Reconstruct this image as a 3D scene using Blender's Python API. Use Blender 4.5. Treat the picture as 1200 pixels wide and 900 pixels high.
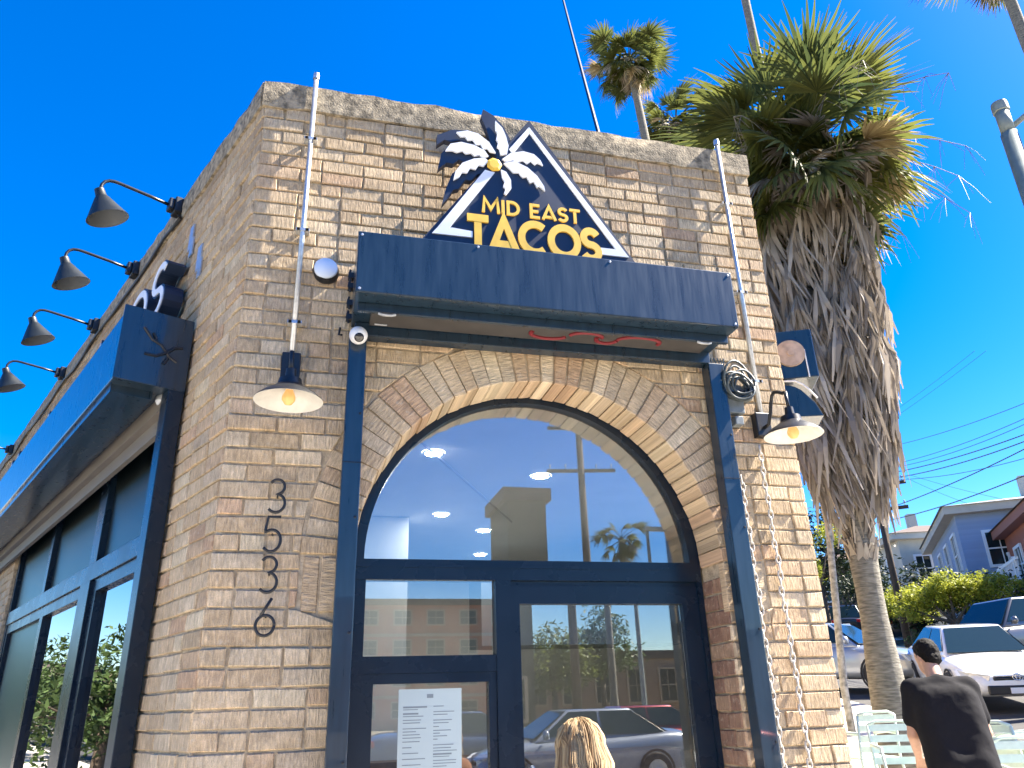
import bpy, bmesh, math, random
from mathutils import Vector, Matrix
R = math.radians
for o in list(bpy.data.objects): bpy.data.objects.remove(o)
scene = bpy.context.scene
COL = scene.collection
rnd = random.Random(7)

# ------------------------------------------------------------------ camera
FPX = 899.15
CAM = Vector((0, -3.6, 1.6))
RX = Vector((0.96902868, -0.24517389, -0.02954952))
RY = Vector((0.06779427, 0.3791758, -0.92283782))      # image down
RF = Vector((0.2374602, 0.89225303, 0.38405361))       # forward
cd = bpy.data.cameras.new('camera'); cd.sensor_width = 36; cd.lens = FPX / 1200 * 36
cd.clip_start = .05; cd.clip_end = 3000
co = bpy.data.objects.new('camera', cd); COL.objects.link(co)
m = Matrix.Identity(4)
for i in range(3):
    m[i][0] = RX[i]; m[i][1] = -RY[i]; m[i][2] = -RF[i]; m[i][3] = CAM[i]
co.matrix_world = m
scene.camera = co

# ------------------------------------------------------------------ light
SUN_EL, SUN_AZ = R(47), R(-6.5)            # azimuth measured from +X (the facade's right), minus = out in front of it
sd_ = Vector((math.cos(SUN_EL) * math.cos(SUN_AZ), math.cos(SUN_EL) * math.sin(SUN_AZ), math.sin(SUN_EL)))
world = bpy.data.worlds.new('World'); scene.world = world; world.use_nodes = True
wn = world.node_tree; bg = wn.nodes['Background']
sky = wn.nodes.new('ShaderNodeTexSky'); sky.sky_type = 'NISHITA'; sky.sun_disc = False
sky.sun_elevation = SUN_EL; sky.sun_rotation = math.pi / 2 - SUN_AZ
sky.altitude = 100; sky.air_density = 1.0; sky.dust_density = .5; sky.ozone_density = 4
hs = wn.nodes.new('ShaderNodeHueSaturation'); hs.inputs['Saturation'].default_value = 1.5; hs.inputs['Hue'].default_value = .513
hs.inputs['Value'].default_value = .84
wn.links.new(sky.outputs[0], hs.inputs['Color']); wn.links.new(hs.outputs[0], bg.inputs['Color'])
bg.inputs['Strength'].default_value = .075
sl = bpy.data.lights.new('sun', 'SUN'); sl.energy = 5; sl.angle = R(.5); sl.color = (1, .91, .78)
so = bpy.data.objects.new('sun', sl); COL.objects.link(so); so.location = (20, -5, 30)
so.rotation_euler = (-sd_).to_track_quat('-Z', 'Y').to_euler()
vs = scene.view_settings; vs.view_transform = 'Standard'; vs.look = 'None'; vs.gamma = 1; vs.exposure = 2.45
vs.use_curve_mapping = False

# ------------------------------------------------------------------ pixel -> place
def ray(px, py): return RX * ((px - 600) / FPX) + RY * ((py - 450) / FPX) + RF
def wall(px, py, off=0.0):                 # on the plane `off` metres in front of the facade (y = 0)
    d = ray(px, py); return CAM + d * ((3.6 - off) / d.y)
def plane_z(px, py, z):
    d = ray(px, py); return CAM + d * ((z - CAM.z) / d.z)
def at(px, py, dist):                      # at a horizontal distance
    d = ray(px, py); return CAM + d * (dist / math.hypot(d.x, d.y))
def pix(P):
    q = Vector(P) - CAM; z = q.dot(RF); return 600 + FPX * q.dot(RX) / z, 450 + FPX * q.dot(RY) / z
GU = Vector((math.cos(R(50)), math.sin(R(50)), 0))
def ground(x, y):
    u = x * GU.x + (y + 3.6) * GU.y - 4.0
    u = u if u > 1.5 else (0 if u < -1.5 else (u + 1.5) ** 2 / 6)
    return min(.1 * u, 14)
def gpos(px, dist):
    d = ray(px, 812); d = Vector((d.x, d.y, 0)).normalized(); p = CAM + d * dist
    return Vector((p.x, p.y, ground(p.x, p.y)))

# ------------------------------------------------------------------ materials
def mat(name, col, rough=.6, metal=0.0, spec=.5, noise=0.0, nscale=20.0, bump=0.0, bscale=60.0, coat=0.0, vary=None, stretch=None):
    M = bpy.data.materials.new(name); M.use_nodes = True
    N = M.node_tree.nodes; L = M.node_tree.links; b = N['Principled BSDF']
    b.inputs['Base Color'].default_value = (*col, 1); b.inputs['Roughness'].default_value = rough
    b.inputs['Metallic'].default_value = metal; b.inputs['Specular IOR Level'].default_value = spec
    b.inputs['Coat Weight'].default_value = coat
    if noise or bump:
        tc = N.new('ShaderNodeTexCoord'); src = tc.outputs['Object']
        if stretch:
            mp = N.new('ShaderNodeMapping'); mp.inputs['Scale'].default_value = stretch
            L.new(src, mp.inputs[0]); src = mp.outputs[0]
    if noise:
        nz = N.new('ShaderNodeTexNoise'); nz.inputs['Scale'].default_value = nscale; nz.inputs['Detail'].default_value = 6
        L.new(src, nz.inputs['Vector'])
        mx = N.new('ShaderNodeMix'); mx.data_type = 'RGBA'
        c2 = vary or tuple(c * (1 - noise) for c in col); c1 = tuple(min(1, c * (1 + noise * .6)) for c in col)
        mx.inputs['A'].default_value = (*c2, 1); mx.inputs['B'].default_value = (*c1, 1)
        rp = N.new('ShaderNodeValToRGB'); rp.color_ramp.elements[0].position = .3; rp.color_ramp.elements[1].position = .7
        L.new(nz.outputs[0], rp.inputs[0]); L.new(rp.outputs[0], mx.inputs['Factor']); L.new(mx.outputs['Result'], b.inputs['Base Color'])
        rr = N.new('ShaderNodeMath'); rr.operation = 'MULTIPLY_ADD'; rr.inputs[1].default_value = .2; rr.inputs[2].default_value = rough - .1
        L.new(nz.outputs[0], rr.inputs[0]); L.new(rr.outputs[0], b.inputs['Roughness'])
    if bump:
        n2 = N.new('ShaderNodeTexNoise'); n2.inputs['Scale'].default_value = bscale; n2.inputs['Detail'].default_value = 5
        L.new(src, n2.inputs['Vector'])
        bp = N.new('ShaderNodeBump'); bp.inputs['Strength'].default_value = bump; bp.inputs['Distance'].default_value = .01
        L.new(n2.outputs[0], bp.inputs['Height']); L.new(bp.outputs[0], b.inputs['Normal'])
    return M

def brick_mat():
    M = bpy.data.materials.new('raked brick'); M.use_nodes = True
    N = M.node_tree.nodes; L = M.node_tree.links; b = N['Principled BSDF']
    at_ = N.new('ShaderNodeAttribute'); at_.attribute_name = 'tint'
    uv = N.new('ShaderNodeUVMap'); uv.uv_map = 'UVMap'
    def nz(sx, sy, det=3, rough=.6):
        mp = N.new('ShaderNodeMapping'); mp.inputs['Scale'].default_value = (sx, sy, 1)
        n = N.new('ShaderNodeTexNoise'); n.inputs['Scale'].default_value = 1; n.inputs['Detail'].default_value = det
        n.inputs['Roughness'].default_value = rough
        L.new(uv.outputs[0], mp.inputs[0]); L.new(mp.outputs[0], n.inputs['Vector']); return n
    rid = nz(88, 15, 3, .65); fine = nz(230, 180, 4, .7); blot = nz(9, 12, 4); wide = nz(1.1, .9, 3)
    cr = N.new('ShaderNodeValToRGB'); cr.color_ramp.elements[0].position = .38; cr.color_ramp.elements[1].position = .62
    L.new(rid.outputs[0], cr.inputs[0])
    def mul(c1, fac, lo, hi):
        mx = N.new('ShaderNodeMix'); mx.data_type = 'RGBA'; mx.blend_type = 'MULTIPLY'; mx.inputs['Factor'].default_value = 1
        mr = N.new('ShaderNodeMapRange'); mr.inputs['From Min'].default_value = .3; mr.inputs['From Max'].default_value = .7
        mr.inputs['To Min'].default_value = lo; mr.inputs['To Max'].default_value = hi
        L.new(fac, mr.inputs['Value']); L.new(c1, mx.inputs['A']); L.new(mr.outputs[0], mx.inputs['B']); return mx.outputs['Result']
    c = mul(at_.outputs['Color'], rid.outputs[0], .66, 1.22)
    c = mul(c, blot.outputs[0], .82, 1.14); c = mul(c, fine.outputs[0], .8, 1.18)
    # soot and smeared mortar with a shape of their own
    mx = N.new('ShaderNodeMix'); mx.data_type = 'RGBA'; mx.inputs['B'].default_value = (.15, .125, .10, 1)
    mr = N.new('ShaderNodeMapRange'); mr.inputs['From Min'].default_value = .58; mr.inputs['From Max'].default_value = .78; mr.inputs['To Max'].default_value = .4
    L.new(wide.outputs[0], mr.inputs['Value']); L.new(mr.outputs[0], mx.inputs['Factor']); L.new(c, mx.inputs['A'])
    sm = nz(26, 34, 5, .7); mx2 = N.new('ShaderNodeMix'); mx2.data_type = 'RGBA'; mx2.inputs['B'].default_value = (.56, .48, .37, 1)
    mr2 = N.new('ShaderNodeMapRange'); mr2.inputs['From Min'].default_value = .56; mr2.inputs['From Max'].default_value = .7; mr2.inputs['To Max'].default_value = .6
    L.new(sm.outputs[0], mr2.inputs['Value']); L.new(mr2.outputs[0], mx2.inputs['Factor']); L.new(mx.outputs['Result'], mx2.inputs['A'])
    L.new(mx2.outputs['Result'], b.inputs['Base Color'])
    b.inputs['Roughness'].default_value = .9; b.inputs['Specular IOR Level'].default_value = .2
    ad = N.new('ShaderNodeMath'); ad.operation = 'MULTIPLY_ADD'; ad.inputs[1].default_value = .45
    L.new(fine.outputs[0], ad.inputs[0]); L.new(cr.outputs[0], ad.inputs[2])
    bp = N.new('ShaderNodeBump'); bp.inputs['Strength'].default_value = .8; bp.inputs['Distance'].default_value = .005
    L.new(ad.outputs[0], bp.inputs['Height']); L.new(bp.outputs[0], b.inputs['Normal'])
    return M

def glass_mat(name, refl=.25, tint=(.85, .92, .93), rough=0.0, rtint=(1, 1, 1)):
    M = bpy.data.materials.new(name); M.use_nodes = True
    N = M.node_tree.nodes; L = M.node_tree.links; N.remove(N['Principled BSDF'])
    tr = N.new('ShaderNodeBsdfTransparent'); tr.inputs[0].default_value = (*tint, 1)
    gl = N.new('ShaderNodeBsdfGlossy'); gl.inputs['Roughness'].default_value = rough; gl.inputs[0].default_value = (*rtint, 1)
    lw = N.new('ShaderNodeLayerWeight'); lw.inputs[0].default_value = .25
    mr = N.new('ShaderNodeMapRange'); mr.inputs['To Min'].default_value = refl; mr.inputs['To Max'].default_value = 1
    L.new(lw.outputs['Fresnel'], mr.inputs['Value'])
    mx = N.new('ShaderNodeMixShader'); L.new(mr.outputs[0], mx.inputs[0]); L.new(tr.outputs[0], mx.inputs[1]); L.new(gl.outputs[0], mx.inputs[2])
    L.new(mx.outputs[0], N['Material Output'].inputs[0]); return M

def leaf_mat(name, c1, c2, trans=.35):
    M = bpy.data.materials.new(name); M.use_nodes = True
    N = M.node_tree.nodes; L = M.node_tree.links; b = N['Principled BSDF']
    at_ = N.new('ShaderNodeAttribute'); at_.attribute_name = 'tint'
    mx = N.new('ShaderNodeMix'); mx.data_type = 'RGBA'; mx.inputs['A'].default_value = (*c1, 1); mx.inputs['B'].default_value = (*c2, 1)
    L.new(at_.outputs['Fac'], mx.inputs['Factor']); L.new(mx.outputs['Result'], b.inputs['Base Color'])
    b.inputs['Roughness'].default_value = .55; b.inputs['Specular IOR Level'].default_value = .3
    t = N.new('ShaderNodeBsdfTranslucent'); L.new(mx.outputs['Result'], t.inputs[0])
    ms = N.new('ShaderNodeMixShader'); ms.inputs[0].default_value = trans
    L.new(b.outputs[0], ms.inputs[1]); L.new(t.outputs[0], ms.inputs[2]); L.new(ms.outputs[0], N['Material Output'].inputs[0])
    return M

def emit_mat(name, col, s):
    M = bpy.data.materials.new(name); M.use_nodes = True
    N = M.node_tree.nodes; b = N['Principled BSDF']; b.inputs['Base Color'].default_value = (*col, 1); b.inputs['Emission Color'].default_value = (*col, 1); b.inputs['Emission Strength'].default_value = s
    return M

NAVY = mat('navy painted steel', (.011, .027, .046), .30, spec=.5, noise=.3, nscale=6, bump=.04, bscale=12, stretch=(6, 6, .6), coat=.5)
NAVYF = mat('navy satin frame', (.005, .014, .028), .28, spec=.45, noise=.12, nscale=5)
NAVYS = mat('navy sign face', (.010, .022, .052), .45, noise=.1, nscale=8)
BLACK = mat('black painted metal', (.012, .013, .015), .4, noise=.2, nscale=40)
DKGREEN = mat('dark enamel shade', (.007, .011, .012), .5, noise=.2, nscale=20)
WHITEIN = mat('white enamel', (.62, .61, .56), .4, noise=.08, nscale=30)
WHITE = mat('white paint', (.78, .78, .77), .5, noise=.06, nscale=20)
SIGNW = mat('sign white', (.74, .77, .82), .5, noise=.06, nscale=14)
YELLOW = mat('sign yellow', (.86, .52, .06), .5, noise=.1, nscale=18)
GALV = mat('galvanised steel', (.55, .57, .58), .38, metal=.7, noise=.15, nscale=50, bump=.1)
MORTAR = mat('mortar', (.46, .37, .25), .95, spec=.1, noise=.35, nscale=25, bump=.6, bscale=120)
CONC = mat('coping concrete', (.35, .29, .20), .92, spec=.15, noise=.5, nscale=26, bump=.7, bscale=90, vary=(.11, .095, .07))
PAVE = mat('pavement concrete', (.56, .52, .45), .9, spec=.2, noise=.22, nscale=2.2, bump=.4, bscale=80)
ASPH = mat('asphalt', (.085, .083, .08), .9, spec=.25, noise=.3, nscale=1.5, bump=.5, bscale=120)
EARTH = mat('hillside earth', (.17, .145, .10), .95, noise=.4, nscale=.3, bump=.5, bscale=10)
PAINTL = mat('road paint', (.72, .71, .66), .8, noise=.15, nscale=5)
BRICK = brick_mat()
GLASS = glass_mat('shop glass', .165, (.90, .94, .95))
CLEAR = glass_mat('clear shop glass', .04, (.97, .98, .98))
SGLASS = glass_mat('side shop glass', .46, (.40, .46, .46))
FROST = glass_mat('frosted glass', .14, (.10, .13, .12), .3, (.5, .58, .58))
PLAST = mat('plaster', (.70, .70, .68), .85, noise=.06, nscale=3)
CEILM = mat('ceiling white', (.80, .80, .78), .85, noise=.04, nscale=3)
TRUNK = mat('palm trunk', (.20, .185, .15), .95, noise=.55, nscale=6, bump=1.0, bscale=9, stretch=(1.5, 1.5, 9))
BARK = mat('bark', (.12, .09, .065), .95, noise=.4, nscale=8, bump=.8, bscale=20)
PALMG = leaf_mat('palm leaf', (.032, .050, .020), (.20, .21, .045), .42)
DEADL = leaf_mat('dead palm leaf', (.20, .17, .14), (.52, .455, .37), .2)
LIME = leaf_mat('yellow green leaf', (.15, .19, .022), (.42, .43, .05), .4)
GREEN = leaf_mat('green leaf', (.03, .055, .018), (.09, .14, .04), .3)
DARKG = leaf_mat('dark evergreen leaf', (.012, .022, .010), (.035, .055, .022), .15)
SKIN = mat('skin', (.50, .29, .20), .55, noise=.12, nscale=30, bump=.05)
TEE = mat('black cotton', (.010, .010, .013), .9, spec=.2, noise=.2, nscale=60, bump=.3, bscale=14)
JEANS = mat('dark denim', (.016, .02, .03), .9, noise=.2, nscale=80)
HAIRD = mat('black hair', (.006, .005, .0045), .75, spec=.2, noise=.3, nscale=60, bump=.6, bscale=160)
HAIRB = leaf_mat('blonde hair', (.17, .10, .045), (.52, .38, .20), .15)
WOODP = mat('pole wood', (.06, .045, .035), .9, noise=.4, nscale=6, stretch=(4, 4, .5))
TYRE = mat('tyre', (.015, .015, .016), .85)
CARGL = mat('car glass', (.010, .022, .026), .06, spec=.45)
CHROME = mat('chrome', (.7, .7, .72), .15, metal=1)
LAMPGL = mat('headlamp', (.55, .58, .6), .12, spec=.9, coat=.6)
REDL = mat('tail lamp', (.30, .01, .012), .2)
PLATE = mat('number plate', (.7, .71, .72), .5)
CHAIRM = mat('pale green painted metal', (.60, .70, .62), .45, noise=.1, nscale=20)
WARMB = emit_mat('filament bulb', (.8, .45, .16), .03)
DOWNL = emit_mat('lit downlight', (1, .95, .86), 80)

# ------------------------------------------------------------------ mesh builder
class MB:
    def __init__(s): s.v = []; s.f = []; s.t = []; s.uv = None; s.mi = []
    def add(s, vs, fs, tint=None, mi=0):
        n = len(s.v); s.v += [tuple(v) for v in vs]; s.f += [tuple(i + n for i in f) for f in fs]
        s.mi += [mi] * len(fs)
        if tint is not None: s.t += [tint] * len(vs)
        return s
    def hexa(s, b, t, **k):                 # two quads (lists of 4 points), same winding ccw seen from the t side
        return s.add(list(b) + list(t), [(3, 2, 1, 0), (4, 5, 6, 7), (0, 1, 5, 4), (1, 2, 6, 5), (2, 3, 7, 6), (3, 0, 4, 7)], **k)
    def box(s, x0, x1, y0, y1, z0, z1, **k):
        return s.hexa([(x0, y0, z0), (x1, y0, z0), (x1, y1, z0), (x0, y1, z0)], [(x0, y0, z1), (x1, y0, z1), (x1, y1, z1), (x0, y1, z1)], **k)
    def fbox(s, O, A, B, C, a0, a1, b0, b1, c0, c1, **k):   # box in a frame (origin, three axes)
        P = lambda a, b, c: O + A * a + B * b + C * c
        return s.hexa([P(a0, b0, c0), P(a1, b0, c0), P(a1, b1, c0), P(a0, b1, c0)], [P(a0, b0, c1), P(a1, b0, c1), P(a1, b1, c1), P(a0, b1, c1)], **k)
    def tube(s, path, r, n=8, cap=True, tint=None, mi=0):
        path = [Vector(p) for p in path]; k = len(path); rr = r if hasattr(r, '__len__') else [r] * k
        up = None; vs = []
        for i, p in enumerate(path):
            d = (path[min(i + 1, k - 1)] - path[max(i - 1, 0)]).normalized()
            if up is None: up = Vector((0, 0, 1)) if abs(d.z) < .9 else Vector((1, 0, 0))
            a = (up - d * up.dot(d)).normalized(); b = d.cross(a); up = a
            for j in range(n):
                an = 2 * math.pi * j / n; vs.append(p + (a * math.cos(an) + b * math.sin(an)) * rr[i])
        fs = [(i * n + j, i * n + (j + 1) % n, (i + 1) * n + (j + 1) % n, (i + 1) * n + j) for i in range(k - 1) for j in range(n)]
        if cap: fs += [tuple(range(n - 1, -1, -1)), tuple(range((k - 1) * n, k * n))]
        return s.add(vs, fs, tint, mi)
    def lathe(s, prof, O=(0, 0, 0), ax=(0, 0, 1), n=24, **k):      # prof: (radius, height along the axis)
        O = Vector(O); ax = Vector(ax).normalized()
        a = (Vector((1, 0, 0)) if abs(ax.x) < .9 else Vector((0, 1, 0))); a = (a - ax * a.dot(ax)).normalized(); b = ax.cross(a)
        vs = [O + ax * h + (a * math.cos(2 * math.pi * j / n) + b * math.sin(2 * math.pi * j / n)) * r for r, h in prof for j in range(n)]
        fs = [(i * n + j, i * n + (j + 1) % n, (i + 1) * n + (j + 1) % n, (i + 1) * n + j) for i in range(len(prof) - 1) for j in range(n)]
        return s.add(vs, fs, **k)
    def prism(s, poly, d, **k):             # poly of 3-D points, pushed along d
        d = Vector(d); n = len(poly); poly = [Vector(p) for p in poly]
        return s.add(poly + [p + d for p in poly], [tuple(range(n)), tuple(range(2 * n - 1, n - 1, -1))] + [(i, i + n, (i + 1) % n + n, (i + 1) % n) for i in range(n)], **k)
    def mesh(s, name, mats, smooth=False):
        me = bpy.data.meshes.new(name); me.from_pydata(s.v, [], s.f)
        for q in (mats if isinstance(mats, (list, tuple)) else [mats]): me.materials.append(q)
        if any(s.mi): me.polygons.foreach_set('material_index', s.mi)
        if s.t:
            a = me.attributes.new('tint', 'FLOAT_COLOR', 'POINT')
            fl = []
            for t in s.t: fl += (list(t) if hasattr(t, '__len__') else [t, t, t]) + [1]
            a.data.foreach_set('color', fl)
        if s.uv:
            u = me.uv_layers.new(name='UVMap'); li = [0] * len(me.loops); me.loops.foreach_get('vertex_index', li)
            fl = []
            for i in li: fl += s.uv[i]
            u.data.foreach_set('uv', fl)
        bm = bmesh.new(); bm.from_mesh(me); bmesh.ops.recalc_face_normals(bm, faces=bm.faces); bm.to_mesh(me); bm.free()
        if smooth: me.polygons.foreach_set('use_smooth', [True] * len(me.polygons))
        return me
    def build(s, name, mats, parent=None, smooth=False, bevel=0, auto=None):
        return obj(name, s.mesh(name, mats, smooth), parent, bevel, auto)

def obj(name, me, parent=None, bevel=0, auto=None):
    o = bpy.data.objects.new(name, me); COL.objects.link(o)
    if parent is not None:
        o.parent = parent
        if 'base' in parent.keys(): o.matrix_parent_inverse = Matrix.Translation(-Vector(parent['base']))
    if bevel:
        b = o.modifiers.new('bevel', 'BEVEL'); b.width = bevel; b.segments = 2; b.limit_method = 'ANGLE'; b.angle_limit = R(40)
    if auto:
        me.polygons.foreach_set('use_smooth', [True] * len(me.polygons))
        bm = bmesh.new(); bm.from_mesh(me)
        for e in bm.edges:
            if len(e.link_faces) == 2 and e.calc_face_angle(0) > R(auto): e.smooth = False
        bm.to_mesh(me); bm.free()
    return o
def tag(o, label=None, cat=None, group=None, kind=None):
    if label: o['label'] = label
    if cat: o['category'] = cat
    if group: o['group'] = group
    if kind: o['kind'] = kind
    return o
def thing(name, label, cat, loc=(0, 0, 0), group=None, world=True):   # world: children's vertices are in world space
    o = bpy.data.objects.new(name, None); COL.objects.link(o); o.location = loc; o.empty_display_size = .2
    if world: o['base'] = tuple(loc)
    return tag(o, label, cat, group)
def copy_tree(o, parent=None):
    c = o.copy(); COL.objects.link(c)
    if parent is not None: c.parent = parent
    for ch in o.children: copy_tree(ch, c)
    return c

Z = Vector((0, 0, 1)); X = Vector((1, 0, 0)); Y = Vector((0, 1, 0))
SD = Vector((-0.42828861, 0.903642, 0)); SN = Vector((-.903642, -.42828861, 0))   # left side wall: run and outward normal
CL = Vector((-.43, 0, 0)); CR = Vector((2.60, 0, 0))
RD = Vector((math.cos(R(65)), math.sin(R(65)), 0)); RN = Vector((RD.y, -RD.x, 0))   # right wall
def side(px, py, off=0.0):
    p0 = CL + SN * off; d = ray(px, py); P = CAM + d * (SN.dot(p0 - CAM) / SN.dot(d)); return P

# =================================================================== THE SETTING
def in_building(x, y):
    if y < .3: return False
    p = Vector((x, y, 0)); return (p - CL).dot(SN) < -.3 and (p - CR).dot(RN) < -.3 and y < 13
g = MB(); xs = [-400, -200, -100, -60, -40, -25] + [-18 + i * 1.0 for i in range(48)] + [32, 36, 42, 50, 60, 80, 110, 150, 220, 400]
ys = [-400, -200, -120, -90, -70, -50, -36, -26] + [-18 + i * 1.0 for i in range(44)] + [28, 32, 38, 46, 56, 70, 90, 120, 170, 250, 400]
g.v = [(x, y, ground(x, y) - .06) for y in ys for x in xs]; nx = len(xs)
g.f = [(j * nx + i, j * nx + i + 1, (j + 1) * nx + i + 1, (j + 1) * nx + i) for j in range(len(ys) - 1) for i in range(nx - 1)
       if not in_building((xs[i] + xs[i + 1]) / 2, (ys[j] + ys[j + 1]) / 2)]
tag(g.build('ground', EARTH, smooth=True), kind='structure')

def strip(name, mt, p0, d, n, a0, a1, b0, b1, dz, thick=.0, step=1.0):   # a sheet that follows the slope: along d, across n
    s = MB(); k = max(1, int((a1 - a0) / step)); w = max(1, int((b1 - b0) / 1.5)); vs = []
    for i in range(k + 1):
        for j in range(w + 1):
            p = p0 + d * (a0 + (a1 - a0) * i / k) + n * (b0 + (b1 - b0) * j / w); vs.append((p.x, p.y, ground(p.x, p.y) + dz))
    s.add(vs, [(i * (w + 1) + j, i * (w + 1) + j + 1, (i + 1) * (w + 1) + j + 1, (i + 1) * (w + 1) + j) for i in range(k) for j in range(w)])
    if thick:
        for j in (0, w):
            nb = len(s.v); s.v += [tuple(Vector(vs[i * (w + 1) + j]) - Z * thick) for i in range(k + 1)]
            s.f += [(i * (w + 1) + j, (i + 1) * (w + 1) + j, nb + i + 1, nb + i) for i in range(k)]; s.mi += [0] * k
    return tag(s.build(name, mt), kind='structure')
ST = Vector((math.cos(R(74)), math.sin(R(74)), 0)); SQ = Vector((ST.y, -ST.x, 0))     # side street on the right runs uphill
O2 = Vector((2.6, 0, 0))
strip('pavement', PAVE, Vector((0, 0, 0)), X, Y, -14, 22, -4.6, .25, .0, .15)
strip('pavement', PAVE, O2, ST, SQ, .0, 70, .3, 4.9, .004, .15, 1.5)
strip('road', ASPH, Vector((0, 0, 0)), X, Y, -90, 120, -17, -4.6, -.055)
strip('road', ASPH, O2, ST, SQ, -4.4, 75, 4.9, 13.5, -.051, 0, 1.5)
strip('pavement', PAVE, Vector((0, 0, 0)), X, Y, -90, 120, -21, -17, .004, .15)
strip('pavement', PAVE, O2, ST, SQ, -3, 75, 13.5, 16, .004, .15, 1.5)
for i in range(-8, 10): strip('road_marking', PAINTL, Vector((0, -10.8, 0)), X, Y, i * 6, i * 6 + 3, -.06, .06, -.050)

# =================================================================== THE RESTAURANT
B = thing('restaurant_building', 'tan brick corner restaurant with arched entrance and flat concrete coping', 'building', (1.1, 3, 0))
TOP, COPB = 4.93, 4.745
AC = (1.12, 2.245); RI, RE = .93, 1.165; JL, JR = .19, 2.05
MY = .011                                   # brick faces stand this much proud of the mortar plane
COURSE = .0805; NC = int(COPB / COURSE)
# --- mortar backing of the front wall, with the arched hole cut out of it
fw = MB()
def fq(x0, z0, x1, z1, x2, z2, x3, z3): fw.prism([(x0, MY, z0), (x1, MY, z1), (x2, MY, z2), (x3, MY, z3)], (0, .246, 0))
fq(CL.x + .01, -.2, JL - .012, -.2, JL - .012, AC[1], CL.x + .01, AC[1]); fq(JR + .012, -.2, CR.x - .01, -.2, CR.x - .01, AC[1], JR + .012, AC[1])
fq(CL.x + .01, AC[1], JL - .012, AC[1], JL - .012, COPB, CL.x + .01, COPB); fq(JR + .012, AC[1], CR.x - .01, AC[1], CR.x - .01, COPB, JR + .012, COPB)
NA = 40; RM = RI + .012
for i in range(NA):
    a0, a1 = math.pi * (1 - i / NA), math.pi * (1 - (i + 1) / NA)
    xa, za, xb, zb = AC[0] + RM * math.cos(a0), AC[1] + RM * math.sin(a0), AC[0] + RM * math.cos(a1), AC[1] + RM * math.sin(a1)
    fq(xa, za, xb, zb, xb, COPB, xa, COPB)
FW = fw.build('front_wall', MORTAR, B)
# --- side walls behind the bricks
def wall_run(name, O, A, Nn, openings, length):     # openings: (s0, s1, z0, z1) along the run, outward normal Nn
    s = MB(); cuts = sorted(openings); p = 0.0
    def blk(s0, s1, z0, z1): s.fbox(O, A, Nn, Z, s0, s1, -.25, -MY, z0, z1)
    for (s0, s1, z0, z1) in cuts:
        blk(p, s0, -.2, COPB); blk(s0, s1, -.2, z0); blk(s0, s1, z1, COPB); p = s1
    blk(p, length, -.2, COPB); return s.build(name, MORTAR, B)
SIDEOP = [(.80, 5.75, .55, 3.62)]
LW = wall_run('left_wall', CL, SD, SN, SIDEOP, 13); RW = wall_run('right_wall', CR, RD, RN, [(.6, 4.5, .6, 3.35)], 13)
bk = MB(); pl, pr = CL + SD * 13, CR + RD * 13
bk.prism([(pl.x, pl.y, -.2), (pr.x, pr.y, -.2), (pr.x, pr.y, COPB), (pl.x, pl.y, COPB)], (0, .2, 0)); bk.build('rear_wall', MORTAR, B)
# roof deck, interior ceiling, floor and back wall
def slab(name, mt, z0, z1, ins, far=12.9, y0=.27):
    a, b = CL + SD * far - SN * ins, CR + RD * far - RN * ins; c, d = CL + SD * (y0 / SD.y) - SN * ins, CR + RD * (y0 / RD.y) - RN * ins
    s = MB(); s.prism([(c.x, c.y, z0), (d.x, d.y, z0), (b.x, b.y, z0), (a.x, a.y, z0)], (0, 0, z1 - z0)); return s.build(name, mt, B)
slab('roof_deck', CONC, 4.45, 4.6, .26); slab('ceiling', CEILM, 3.42, 3.5, .26, 9.5); slab('floor', PAVE, .02, .12, .26, 9.5)
iw = MB(); iw.box(-4.2, 7.2, 8.2, 8.3, .12, 3.42); iw.build('interior_wall', PLAST, B)
iw = MB(); iw.box(.35, .95, 4.3, 4.6, .12, 3.415); iw.build('interior_pillar', PLAST, B)
iw = MB(); iw.box(1.9, 4.4, 5.2, 5.9, 2.2, 3.0); iw.build('kitchen_hood', mat('hood steel', (.25, .27, .28), .4, metal=.6), B)
iw = MB(); iw.box(.2, 3.6, 4.0, 4.55, .12, 1.15); iw.build('counter', mat('counter wood', (.16, .10, .06), .5, noise=.3), B)
iw = MB(); iw.tube([(.66, 1.65, 3.395), (2.05, 4.3, 3.395)], .010, 8); iw.build('ceiling_conduit', mat('grey conduit', (.5, .5, .5), .5), B)
# --- coping, three concrete caps with worn edges
def coping(O, A, Nn, s0, s1, off0=.015, seg=.12, name='coping', seed=1):
    r = random.Random(seed); k = max(2, int((s1 - s0) / seg)); s = MB(); vs = []
    for i in range(k + 1):
        a = s0 + (s1 - s0) * i / k
        j = lambda q: (r.random() - .5) * q
        zb = COPB + j(.022); zt = TOP + j(.014)
        ring = [(off0 + j(.008), zb), (off0 + .004 + j(.008), (zb + zt) / 2), (off0 + j(.008), zt - .018 + j(.012)), (off0 - .03, zt), (-.26, zt - .01), (-.26, COPB)]
        vs += [O + A * a + Nn * n_ + Z * z_ for n_, z_ in ring]
    q = 6
    fs = [(i * q + j, i * q + (j + 1) % q, (i + 1) * q + (j + 1) % q, (i + 1) * q + j) for i in range(k) for j in range(q)]
    fs += [tuple(range(q)), tuple(range(k * q, k * q + q))]
    s.add(vs, fs); return s.build(name, CONC, B, auto=50)
coping(Vector((0, 0, 0)), X, -Y, CL.x - .012, CR.x + .012, seed=3)
coping(CL, SD, SN, .02, 13, seed=5); coping(CR, RD, RN, .02, 13, .004, seed=6)
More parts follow.
